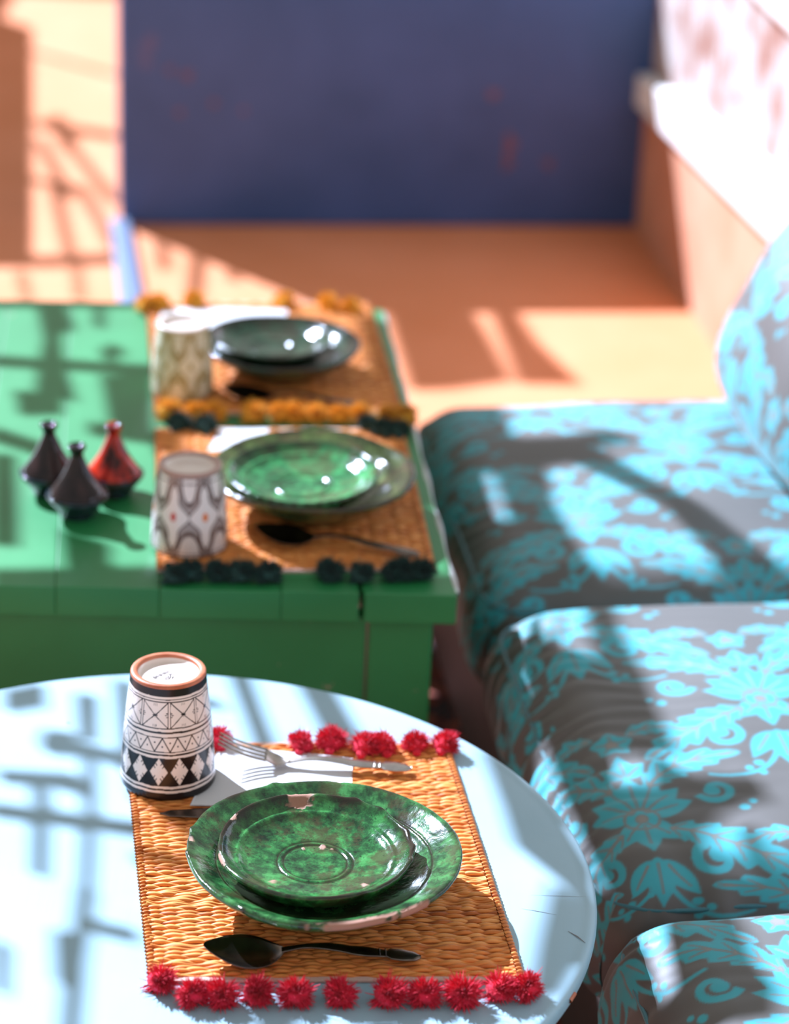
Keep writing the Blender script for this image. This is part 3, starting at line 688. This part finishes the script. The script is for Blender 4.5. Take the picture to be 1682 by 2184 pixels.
plate('side_plate', 'small blackish glazed plate furthest away on the green table', .080, SML, (-.172, 3.276, MT2 + .0235), M['glaze_black'], GS, seed=28)

# ------------------------------------------------------------------ upturned painted beakers
def cup(label, rb, rt_, h, loc, nth, nz_, paint, band, rot=0., foot=M['clay_rim']):
    t = thing('beaker', label, 'cup', loc, rot, 'painted beakers standing upside down')
    th = np.linspace(0, 2 * math.pi, nth, endpoint=False); s = np.linspace(0, 1, nz_)          # s: 0 at top (foot), 1 at mouth
    rad = rt_ + (rb - rt_) * (s ** 1.05) + .0016 * np.sin(math.pi * s)
    rad = np.where(s > .965, rad - .0022 * ((s - .965) / .035) ** 2, rad)
    V = np.stack([np.cos(th)[:, None] * rad, np.sin(th)[:, None] * rad, np.repeat((h * (1 - s))[None], nth, 0)], -1)
    A, S_ = np.meshgrid(th, s, indexing='ij')
    deg = (np.degrees(A) + 90 + 180) % 360 - 180        # 0 faces the viewer side (-y), grows to the right
    wob = .004 * waves(np.stack([np.cos(A), np.sin(A), S_ * 2], -1), 5, 2.2)
    col = paint(deg + 60 * wob, S_ + .8 * wob)
    F = grid_faces(nth, nz_, close_u=True)[:, ::-1]
    obj('painted_wall', mesh('painted_wall', V, F, M['cup_paint'], col=col.reshape(-1, 3)), t)
    fr = rt_
    prof = [(fr - .0005, h - .004), (fr + .0006, h - .001), (fr - .0002, h + .0016), (fr - .0035, h + .0022), (fr - .0062, h + .0012), (fr - .0068, h - .002)]
    V, F, _, _ = lathe(prof, 80, 2); obj('foot_ring', mesh('foot_ring', V, F, foot), t)
    prof = [(fr - .0064, h - .001), (fr - .009, h - .0052), (fr - .016, h - .0062), (.01, h - .0058), (0, h - .0056)]
    V, F, _, _ = lathe(prof, 64, 2); obj('base', mesh('base', V, F, band), t)
    prof = [(rb - .0022, 0.0005), (rb - .006, .0006), (rb - .010, h * .3), (rt_ - .004, h * .8), (rt_ - .008, h - .012), (0, h - .013)]
    V, F, _, _ = lathe(prof, 48, 1); obj('inside', mesh('inside', V, F[:, ::-1], M['cup_glaze']), t)
    return t
WHT = np.array([.88, .79, .75]); BLK = np.array([.012, .010, .011])
def paint_black(d, s):
    """black and white geometric bands; s in fractions measured from the foot"""
    ink = np.zeros(d.shape)
    L = lambda v, c, w: np.abs(v - c) < w / 2
    B = lambda a, b: (s >= a) & (s < b)
    ink[B(-1, .078)] = 1
    ink[B(.098, .106) | B(.118, .128)] = 1
    # crossed panels, nine of them
    p = ((d - 7) / 40.0) % 1 - .5; q = (s - .237) / .109       # q: -1..1 over the band
    bd = B(.128, .346); pw = .0032
    mirror = np.abs(p)
    lines = (np.abs(mirror - .46) < .012)
    x = np.clip(mirror / .455, 0, 1)
    lines |= (np.abs(np.abs(q) - x) < .055) & (mirror < .455)
    lines |= (np.abs(p) < .011) & (np.abs(q) < .2)
    lines |= (np.abs(q) < .045) & (np.abs(p) < .09)
    for c in (-.055, 0., .055): lines |= (np.abs(p - c) < .011) & (np.abs(q) > .73) & (np.abs(q) < .93)
    for c in (-.14, 0., .14): lines |= (np.abs(q - c) < .034) & (mirror > .35 + .25 * abs(c)) & (mirror < .435 + .2 * abs(c))
    ink[bd & lines] = 1
    ink[B(.346, .356) | B(.379, .396) | B(.424, .432)] = 1
    # zigzag with dots
    bd = B(.432, .552); p = ((d + 2) / 20.0) % 1; tri = np.abs(p * 2 - 1); q = (s - .432) / .12
    ln = np.abs(q - (1 - tri)) < .085
    for a0, q0 in ((.0, .62), (.5, .34)):
        dd = np.minimum(np.abs(p - a0), 1 - np.abs(p - a0)); ln |= np.hypot(dd / .05, (q - q0) / .07) < 1
    ink[bd & ln] = 1
    ink[B(.552, .560) | B(.574, .590)] = 1
    # black band with white lozenges
    bd = B(.612, .862); p = ((d - 7) / (360 / 14)) % 1 - .5; p = np.where(p > .5, p - 1, p); p = ((p + .5) % 1) - .5; q = (s - .735) / .122
    loz = (np.abs(p) / .43 + np.abs(q)) < 1
    for sx in (-1, 1):
        for sy in (-1, 1):
            for k in (0, 1):
                c0 = (.36 + .20 * k)
                u = sx * p / .43; v = sy * q
                tick = (np.abs((u - v) - (2 * c0 - 1)) < .06) & (u + v > .66) & (u > 0) & (v > 0)
                loz &= ~tick
    b2 = np.zeros(d.shape); b2[bd] = 1; b2[bd & loz] = 0
    ink = np.maximum(ink, b2)
    ink[B(.884, .900)] = 1; ink[B(.922, 2)] = 1
    tint = .92 + .08 * np.cos(np.radians(d * 2 + 30))[..., None]
    return WHT * tint * (1 - ink[..., None]) + BLK * ink[..., None]
def moorish(d, s, ground, line, accent, period, shift):
    p = ((d - shift) / period) % 1 - .5; q = s
    def cart(px_, cy, hh, ww):
        v = (q - cy) / hh; w = ww * (1 - np.abs(v) ** 1.5) * (1 + .32 * np.cos(v * math.pi * 2.2))
        return np.abs(px_) - np.clip(w, 0, 1)
    ink = np.zeros(d.shape); B = lambda a, b: (s >= a) & (s < b)
    c = cart(p, .50, .40, .40)
    ink[np.abs(c) < .035] = 1
    outside = c > .035
    p2 = np.where(p > 0, p - .5, p + .5)
    dome = np.hypot(p2 / .34, (q - .97) / .28); ink[(np.abs(dome - 1) < .09) & outside] = 1
    in_d = dome < .9
    lace = (np.sin(p2 * 60) * np.sin(q * 95) > .25) & in_d; ink[lace] = .35
    dome2 = np.hypot(p2 / .26, (q - .06) / .28); ink[(np.abs(dome2 - 1) < .1) & outside] = 1
    fil = outside & ~in_d & (dome2 > 1.1); ink[fil] = np.maximum(ink[fil], .62)
    ink[B(-1, .035) | B(.085, .10) | B(.935, .95) | B(.975, 2)] = .9
    col = ground * (1 - ink[..., None]) + line * ink[..., None]
    dot = np.hypot(p / .09, (q - .5) / .055) < 1
    alt = (np.floor((d - shift) / period) % 2 == 0)
    a2 = np.where(alt[..., None], accent[0], accent[1]); col = np.where((dot & (c < 0))[..., None], a2, col)
    return col
paint_brown = lambda d, s: moorish(d, s, np.array([.74, .68, .66]), np.array([.10, .055, .045]), (np.array([.70, .18, .04]), np.array([.50, .05, .05])), 51.4, 4)
paint_gold = lambda d, s: moorish(d, s, np.array([.62, .58, .44]), np.array([.27, .20, .06]), (np.array([.35, .28, .10]),) * 2, 51.4, -4)
c1 = cup('black and white patterned beaker upside down on the foreground placemat', .0472, .0362, .119, (-.2115, 2.2485, MT1), 640, 300, paint_black, M['cup_glaze'])
cup('brown and white arabesque beaker upside down beside the olive plate', .0447, .0358, .098, (-.2335, 2.7330, MT2), 320, 150, paint_brown, M['cup_glaze'], foot=plain('pinkish_rim', (.42, .26, .22), .3))
cup('gold and cream arabesque beaker upside down at the far placemat', .0412, .0335, .094, (-.2850, 3.204, MT2), 280, 130, paint_gold, M['cup_glaze'], foot=plain('pale_rim', (.66, .54, .46), .3))
# handwritten mark on the bottom of the black and white beaker
def ribbon(pts, w=.00045):
    V, F = [], []
    for seg in pts:
        s = np.array(seg, float); d = np.gradient(s, axis=0); d /= np.linalg.norm(d, axis=1)[:, None] + 1e-9; n = np.stack([-d[:, 1], d[:, 0]], -1) * w
        i = len(V); m_ = len(s); V += [(*(s[k] + n[k]), 0) for k in range(m_)] + [(*(s[k] - n[k]), 0) for k in range(m_)]
        F += [(i + k, i + k + 1, i + m_ + k + 1, i + m_ + k) for k in range(m_ - 1)]
    return V, F
LET = {'D': [[(0, 0), (0, 1)], [(0, 1), (.5, .85), (.6, .5), (.5, .15), (0, 0)]], 'M': [[(0, 0), (.1, 1), (.4, .35), (.7, 1), (.8, 0)]],
       'N': [[(0, 0), (.05, 1), (.6, 0), (.65, 1)]], 'I': [[(.1, 0), (.1, 1)]]}
segs = []; x = 0
for ch, wd_ in (('D', .95), ('M', 1.1), ('M', 1.1), ('I', .5), ('N', .9)):
    for s in LET[ch]: segs.append([(x + a, b) for a, b in s])
    x += wd_
segs += [[(1.2, -1.6), (1.9, -2.2), (2.8, -1.8), (3.6, -.9)], [(1.7, -1.2), (2.4, -1.5), (2.9, -1.0)], [(2.6, -2.6), (3.5, -1.9)], [(3.2, -.6), (3.9, -.8), (4.3, -1.7)]]
k = .0044; ca, sa = math.cos(R(48)), math.sin(R(48))
segs = [[((a - 2.2) * k * ca - (b + .7) * k * sa, (a - 2.2) * k * sa + (b + .7) * k * ca) for a, b in s] for s in segs]
V, F = ribbon(segs, .00055); mk = obj('maker_mark', mesh('maker_mark', V, F, M['ink'], smooth=False), c1, (-.003, -.002, .119 - .0053))

# ------------------------------------------------------------------ small lidded tagine pots
def tagine(label, x, y, rz, lidmat, s=1.0):
    t = thing('tagine_pot', label, 'tagine', (x, y, GZ), rz, 'miniature tagine pots')
    s *= 1.12
    B = [(0, .0005), (.017, .0), (.0185, .002), (.021, .008), (.0275, .016), (.0315, .0215), (.0325, .0245), (.031, .026), (.028, .0245), (.024, .018), (0, .010)]
    V, F, _, _ = lathe(np.array(B) * s, 64, 2); obj('bowl', mesh('bowl', V, F, M['tag_bowl']), t)
    L = [(0, .0235), (.027, .0235), (.0295, .0255), (.0285, .0285), (.022, .037), (.015, .048), (.0098, .060), (.0072, .066), (.0068, .069), (0, .070)]
    V, F, _, _ = lathe(np.array(L) * s, 64, 2); l_ = obj('lid', mesh('lid', V, F, lidmat), t)
    K = [(0, .067), (.0062, .067), (.0062, .0705), (.0088, .0755), (.0098, .0785), (.0088, .0805), (.0055, .0797), (.004, .0775), (0, .0772)]
    V, F, _, _ = lathe(np.array(K) * s, 40, 2); obj('knob', mesh('knob', V, F, lidmat), l_)
    return t
tagine('dark brown glazed mini tagine at the back left of the trio', -.4125, 2.868, 0, M['tag_brown'])
tagine('dark brown glazed mini tagine standing nearest in the trio', -.3715, 2.806, 1, M['tag_brown'])
tagine('red glazed mini tagine on the right of the trio', -.3365, 2.872, 2, M['tag_red'])

# ------------------------------------------------------------------ cutlery
def strip_solid(cx, cz, wy, dep, th, nc=15, cy=None):
    """blade along x: centre line (cx, cy, cz), half width wy, dish depth dep, thickness th"""
    n = len(cx); c = np.linspace(-1, 1, nc); cy = np.zeros(n) if cy is None else cy
    Y = cy[:, None] + wy[:, None] * c; X = np.repeat(cx[:, None], nc, 1); Zt = cz[:, None] + dep[:, None] * (c ** 2) 
    top = np.stack([X, Y, Zt], -1); e = th[:, None] * (1 - .55 * c ** 2) if not np.isscalar(th) else th * (1 - .55 * c ** 2)[None, :] * np.ones((n, 1))
    bot = np.stack([X, Y, Zt - e], -1)
    loop = np.concatenate([top, bot[:, ::-1]], 1); m_ = loop.shape[1]
    V = loop.reshape(-1, 3); F = [tuple(f) for f in grid_faces(n, m_, close_v=True)[:, ::-1]]
    F += [tuple(range(m_)), tuple(range((n - 1) * m_, n * m_))[::-1]]
    return V, F
def interp(x, pts):
    p = np.array(pts); xs = p[:, 0]; 
    t = np.clip((x[:, None] - xs[None, :-1]) / (xs[1:] - xs[:-1]), 0, 1); t = t * t * (3 - 2 * t)
    return p[0, 1] + (t * (p[1:, 1] - p[:-1, 1])).sum(1)
HW = [(0, .0035), (.02, .0028), (.06, .0050), (.085, .0062), (.100, .0052), (.106, .0046), (.110, .0072), (.12, .0076), (.132, .0062), (.1385, .0030), (.1400, .0006)]
def handle(name, t, mat, x0, zf, k=1.0):
    x = np.linspace(0, .14, 70); w = interp(x, HW) * 1.2; zc = zf(x)
    V, F = strip_solid(x * k + x0, zc, w, -.0012 * np.ones(70), .0022); h_ = obj(name, mesh(name, V, F, mat), t)
    for xr in (.098, .104):
        P = np.stack([np.full(9, xr * k + x0), np.linspace(-.0058, .0058, 9), np.interp(xr, x, zc) + .0006 - .0013 * np.linspace(-1, 1, 9) ** 2], -1)
        V, F = tube(P, .0007, 6); obj('ridge', mesh('ridge', V, F, mat), h_)
def spoon(label, loc, rz, mat, s=1.0):
    t = thing('spoon', label, 'spoon', loc, rz, 'table spoons'); t.scale = (s, s, s)
    L = .073; x = np.linspace(0, 1, 48)
    w = .0245 * np.clip(np.sin(math.pi * np.clip(x, 0, 1) ** 1.12), 0, 1) ** .74 + .0022; w[0] = .0006
    dep = .0085 * np.clip(np.sin(math.pi * x ** .85), 0, 1) ** .7
    rimz = .0100 + .0095 * (1 - x) ** 2 + .004 * np.clip((x - .8) / .2, 0, 1) ** 2
    V, F = strip_solid(x * L, rimz - dep, w, dep, .0013, 19); obj('bowl', mesh('bowl', V, F, mat), t)
    handle('handle', t, mat, L - .003, lambda q: .0145 + .006 * np.sin(np.clip(q / .07, 0, 1) * math.pi * .75) - .0125 * np.clip((q - .02) / .12, 0, 1) ** 1.1, .90)
    return t
def fork(label, loc, rz, mat):
    t = thing('fork', label, 'fork', loc, rz)
    x = np.linspace(0, 1, 26); w = interp(x, [(0, .0112), (.45, .0115), (.8, .0060), (1, .0036)])
    zc = .012 - .0085 * np.sin(x * math.pi * .62) + .0035 * x ** 3
    V, F = strip_solid(.040 + x * .026, zc, w, .0012 * np.ones(26), .0018, 13); obj('head', mesh('head', V, F, mat), t)
    for k in range(4):
        y = (k - 1.5) * .0070; q = np.linspace(0, 1, 18); P = np.stack([.042 - .048 * q, y * (1 + .08 * q), .0115 + .0165 * q - .002 * np.sin(q * math.pi)], -1)
        V, F = tube(P, .0017 - .0009 * q ** 2, 8); obj('tine', mesh('tine', V, F, mat), t)
    handle('handle', t, mat, .063, lambda q: .0075 + .006 * np.sin(np.clip(q / .07, 0, 1) * math.pi * .75) - .0050 * np.clip((q - .02) / .12, 0, 1), .88)
    return t
spoon('tarnished spoon lying in front of the foreground plates', (-.150, 1.9310, MT1), R(5.0), M['dark_steel'], .975)
spoon('dark spoon lying in front of the olive plate', (-.160, 2.748, MT2), R(-9), M['dark_steel'], .99)
spoon('dark spoon lying in front of the far blackish plates', (-.232, 3.182, MT2), R(-5), M['dark_steel'], .95)
fork('silver fork resting on the paper napkin behind the foreground plates', (-.158, 2.2800, MT1 + .0012), R(-1.0), M['steel'])
kn = thing('table_knife', 'knife with its tip showing beside the black and white beaker', 'knife', (-.212, 2.1745, MT1), R(6))
x = np.linspace(0, 1, 40); w = interp(x, [(0, .0008), (.12, .0060), (.5, .0095), (.95, .0085), (1, .004)])
V, F = strip_solid(x * .10, .0030 + 0 * x, w, .0003 * np.ones(40), .0014, 9); obj('blade', mesh('blade', V, F, M['dark_steel']), kn)
x = np.linspace(0, 1, 40); w = interp(x, [(0, .0040), (.1, .0060), (.8, .0082), (1, .002)])
V, F = strip_solid(.099 + x * .10, .0052 + 0 * x, w, -.002 * np.ones(40), .0040, 9); obj('handle', mesh('handle', V, F, M['dark_steel']), kn)

# ------------------------------------------------------------------ paper napkins
def napkin(label, corners, z, seed, amp=.0018):
    n = 60; u, v = np.meshgrid(np.linspace(0, 1, n), np.linspace(0, 1, n), indexing='ij'); c = np.array(corners, float)
    XY = ((1 - u) * (1 - v))[..., None] * c[0] + (u * (1 - v))[..., None] * c[1] + (u * v)[..., None] * c[2] + ((1 - u) * v)[..., None] * c[3]
    d = waves(XY, seed, 9) ** 2 * amp + .0004 * waves(XY, seed + 1, 45) * (np.abs(v - .88) < .06) 
    Z = z + .0009 + d * (.3 + .7 * np.clip(v, 0, 1))
    top = np.stack([XY[..., 0], XY[..., 1], Z], -1); bot = top.copy(); bot[..., 2] -= .0007
    V = np.vstack([top.reshape(-1, 3), bot.reshape(-1, 3)]); F1 = grid_faces(n, n); F2 = F1[:, ::-1] + n * n
    i = np.concatenate([np.arange(n) * n, (n - 1) * n + np.arange(n), (np.arange(n) * n + n - 1)[::-1], np.arange(n)[::-1]])
    F3 = np.stack([i, np.roll(i, -1), np.roll(i, -1) + n * n, i + n * n], -1); F3 = F3[i != np.roll(i, -1)]
    return tag(obj('paper_napkin', mesh('paper_napkin', V, np.vstack([F1, F2, F3]), M['paper'])), label, 'napkin', 'white paper napkins')
napkin('white paper napkin under the fork on the foreground placemat', [(-.185, 2.196), (-.030, 2.200), (-.031, 2.302), (-.165, 2.318)], MT1 - .0002, 3)
napkin('white paper napkin tucked behind the olive plate', [(-.235, 3.005), (-.165, 3.02), (-.165, 3.085), (-.225, 3.075)], MT2 - .0002, 4)
napkin('white paper napkin at the far edge behind the blackish plates', [(-.345, 3.435), (-.165, 3.45), (-.165, 3.53), (-.34, 3.515)], MT2 - .0002, 5)

# ------------------------------------------------------------------ shade overhead: unseen reed slats and palm fronds, shaped to cast the shadow patches
SHADE = [
    ('slat', [(-1.586,3.629),(-1.568,3.481),(-1.56,3.482),(-1.577,3.63)]),
    ('slat', [(-1.569,3.482),(-1.559,3.383),(-1.551,3.383),(-1.56,3.482)]),
    ('slat', [(-1.561,3.384),(-1.554,3.256),(-1.542,3.254),(-1.548,3.382)]),
    ('slat', [(-1.555,3.255),(-1.547,3.159),(-1.534,3.158),(-1.541,3.254)]),
    ('slat', [(-1.629,3.574),(-1.606,3.403),(-1.595,3.404),(-1.617,3.575)]),
    ('slat', [(-1.662,3.504),(-1.516,3.479),(-1.516,3.501),(-1.664,3.526)]),
    ('slat', [(-1.551,3.316),(-1.501,3.3),(-1.501,3.317),(-1.551,3.332)]),
    ('slat', [(-1.633,3.642),(-1.534,3.606),(-1.534,3.63),(-1.633,3.666)]),
    ('slat', [(-1.633,3.673),(-1.603,3.671),(-1.597,3.628),(-1.626,3.63)]),
    ('slat', [(-1.61,3.751),(-1.592,3.753),(-1.58,3.663),(-1.595,3.66)]),
    ('slat', [(-1.686,3.755),(-1.65,3.774),(-1.642,3.728),(-1.678,3.712)]),
    ('slat', [(-1.666,3.589),(-1.591,3.588),(-1.573,3.551),(-1.621,3.567),(-1.662,3.569)]),
    ('slat', [(-1.573,3.308),(-1.552,3.31),(-1.548,3.219),(-1.561,3.232)]),
    ('slat', [(-1.624,3.293),(-1.612,3.286),(-1.603,3.215),(-1.611,3.214)]),
    ('slat', [(-1.573,3.785),(-1.546,3.599),(-1.532,3.602),(-1.559,3.789)]),
    ('slat', [(-1.456,3.817),(-1.413,3.643),(-1.397,3.657),(-1.441,3.832)]),
    ('slat', [(-1.385,3.809),(-1.35,3.807),(-1.311,3.683),(-1.344,3.675)]),
    ('slat', [(-1.52,3.752),(-1.46,3.737),(-1.46,3.752),(-1.52,3.767)]),
    ('slat', [(-1.187,3.669),(-1.165,3.671),(-1.115,3.55),(-1.087,3.454),(-1.093,3.342),(-1.116,3.427),(-1.158,3.49),(-1.168,3.559)]),
    ('slat', [(-1.125,3.426),(-1.093,3.346),(-1.127,3.251),(-1.152,3.242),(-1.141,3.331)]),
    ('slat', [(-1.526,3.545),(-1.459,3.455),(-1.452,3.475),(-1.52,3.566)]),
    ('slat', [(-1.512,3.427),(-1.461,3.414),(-1.461,3.432),(-1.512,3.444)]),
    ('slat', [(-1.382,3.211),(-1.349,3.206),(-1.356,3.172),(-1.387,3.17)]),
    ('slat', [(-1.293,3.2),(-1.261,3.203),(-1.265,3.179),(-1.296,3.176)]),
    ('slat', [(-1.782,4.829),(-1.745,4.834),(-1.719,4.74),(-1.735,4.709),(-1.718,4.611),(-1.682,4.469),(-1.734,4.48),(-1.745,4.599),(-1.751,4.689)]),
    ('slat', [(-1.807,4.582),(-1.586,4.571),(-1.589,4.605),(-1.812,4.617)]),
    ('slat', [(-1.656,4.557),(-1.593,4.573),(-1.574,4.385),(-1.624,4.387)]),
    ('slat', [(-1.762,4.493),(-1.703,4.492),(-1.694,4.424),(-1.744,4.413)]),
    ('slat', [(-1.769,4.325),(-1.698,4.28),(-1.699,4.323),(-1.77,4.369)]),
    ('slat', [(-1.7,4.864),(-1.688,4.744),(-1.68,4.744),(-1.692,4.864)]),
    ('slat', [(-1.843,4.811),(-1.613,4.837),(-1.615,4.865),(-1.847,4.838)]),
    ('slat', [(-1.655,4.682),(-1.638,4.657),(-1.656,4.61),(-1.669,4.649)]),
    ('slat', [(-1.759,4.28),(-1.733,4.283),(-1.691,4.024),(-1.718,4.021)]),
    ('slat', [(-1.644,4.068),(-1.588,4.035),(-1.581,3.972),(-1.625,3.968)]),
    ('slat', [(-1.707,3.953),(-1.526,3.978),(-1.517,3.918),(-1.699,3.9)]),
    ('slat', [(-1.525,3.972),(-1.192,3.994),(-1.179,3.904),(-1.515,3.871)]),
    ('slat', [(-1.565,4.366),(-1.532,4.366),(-1.526,4.298),(-1.555,4.295)]),
    ('slat', [(-1.648,4.357),(-1.563,4.335),(-1.565,4.375),(-1.651,4.397)]),
    ('slat', [(-1.249,4.258),(-1.228,4.095),(-1.216,4.104),(-1.237,4.269)]),
    ('leaf', [(-1.342,4.832),(-1.216,4.865),(-1.196,4.735),(-1.181,4.641),(-1.141,4.55),(-1.134,4.428),(-1.115,4.332),(-1.091,4.234),(-1.093,4.212),(-1.202,4.201),(-1.199,4.404),(-1.212,4.524),(-1.226,4.541),(-1.213,4.408),(-1.2,4.392),(-1.204,4.201),(-1.266,4.195)]),
    ('leaf', [(-1.185,4.645),(-1.1,4.646),(-1.054,4.674),(-1.009,4.644),(-1.045,4.62),(-1.065,4.605),(-1.008,4.523),(-0.943,4.434),(-0.861,4.283),(-0.867,4.231),(-0.94,4.227),(-0.949,4.308),(-0.992,4.426),(-1.052,4.503),(-1.104,4.56),(-1.145,4.546)]),
    ('leaf', [(-1.223,4.096),(-1.195,4.123),(-1.172,4.169),(-1.169,4.108),(-1.155,4.05),(-1.145,4.159),(-1.142,4.04),(-1.104,4.009),(-1.115,4.202),(-1.085,4.205),(-1.071,4.07),(-1.05,3.958),(-1.041,3.874),(-1.027,3.794),(-1.057,3.792),(-1.096,3.788),(-1.1,3.73),(-1.062,3.728),(-1.056,3.792),(-1.021,3.748),(-0.95,3.743),(-0.942,3.704),(-0.994,3.683),(-1.017,3.645),(-1.016,3.555),(-1.134,3.546),(-1.184,3.8)]),
    ('leaf', [(-0.979,3.649),(-0.959,3.659),(-0.966,3.559),(-0.989,3.557)]),
    ('leaf', [(-1.084,3.558),(-1.013,3.56),(-0.997,3.48),(-0.985,3.397),(-0.971,3.368),(-0.977,3.318),(-1.081,3.311),(-1.077,3.412),(-1.078,3.481)]),
    ('leaf', [(-1.125,3.507),(-1.105,3.404),(-1.099,3.409),(-1.118,3.513)]),
    ('leaf', [(-1.133,3.4),(-1.077,3.408),(-1.081,3.311),(-1.134,3.307)]),
    ('slat', [(-1.727,6.684),(-1.559,6.7),(-1.516,6.479),(-1.484,6.292),(-1.597,6.236),(-1.666,6.223)]),
    ('slat', [(-1.517,6.692),(-1.47,6.698),(-1.433,6.515),(-1.354,6.288),(-1.467,6.279)]),
    ('slat', [(-2.58,7.815),(-2.381,7.739),(-2.386,7.809),(-2.587,7.887)]),
    ('slat', [(-2.562,7.896),(-2.539,7.941),(-2.472,7.728),(-2.487,7.629)]),
    ('slat', [(-2.488,7.667),(-2.336,7.254),(-2.327,7.29),(-2.479,7.707)]),
    ('slat', [(-2.565,7.697),(-2.438,7.276),(-2.426,7.307),(-2.552,7.732)]),
    ('slat', [(-2.489,7.381),(-2.377,6.844),(-2.362,6.859),(-2.473,7.398)]),
    ('slat', [(-2.42,7.35),(-2.3,6.941),(-2.29,6.964),(-2.41,7.377)]),
    ('slat', [(-2.523,7.377),(-2.416,7.322),(-2.42,7.37),(-2.527,7.425)]),
    ('slat', [(-2.445,6.809),(-2.278,6.855),(-2.287,6.92),(-2.455,6.873)]),
    ('slat', [(-2.366,6.851),(-2.33,6.626),(-2.32,6.63),(-2.355,6.855)]),
    ('slat', [(-2.214,7.039),(-2.187,6.829),(-2.17,6.837),(-2.197,7.047)]),
    ('slat', [(-2.131,6.948),(-2.114,6.645),(-2.089,6.642),(-2.105,6.944)]),
    ('slat', [(-2.043,6.862),(-2.047,6.788),(-2.028,6.769),(-2.024,6.843)]),
    ('slat', [(-2.469,6.775),(-2.431,6.61),(-2.422,6.62),(-2.46,6.785)]),
    ('slat', [(-2.687,8.506),(-2.446,8.308),(-2.447,8.34),(-2.69,8.539)]),
]

pergola = thing('pergola', 'reed slat pergola above the tables, unseen, slats shaped to cast its shadows', 'pergola', (0, 0, 0))
for x, y in ((-2.85, 3.0), (-2.85, 9.2), (-.6, 9.2)):
    obj('post', bmesh_me('post', box(x - .035, x + .035, y - .035, y + .035, 0, 1.86, .004), M['reed']), pergola)
obj('beam', bmesh_me('beam', box(-2.88, -2.82, 2.9, 9.3, 1.83, 1.893, .003), M['reed']), pergola)
obj('beam', bmesh_me('beam', box(-2.81, -.5, 9.17, 9.23, 1.83, 1.893, .003), M['reed']), pergola)
palm = thing('palm_fronds', 'palm fronds hanging over the bench, unseen, shaped to cast their shadows', 'palm', (0, 0, 0))
for kind, poly in SHADE:
    if kind == 'slat': obj('slat', bmesh_me('slat', prism(poly, 1.894, 1.904), M['reed']), pergola)
    else: obj('frond', bmesh_me('frond', prism(poly, 1.917, 1.921), M['leafmat']), palm)
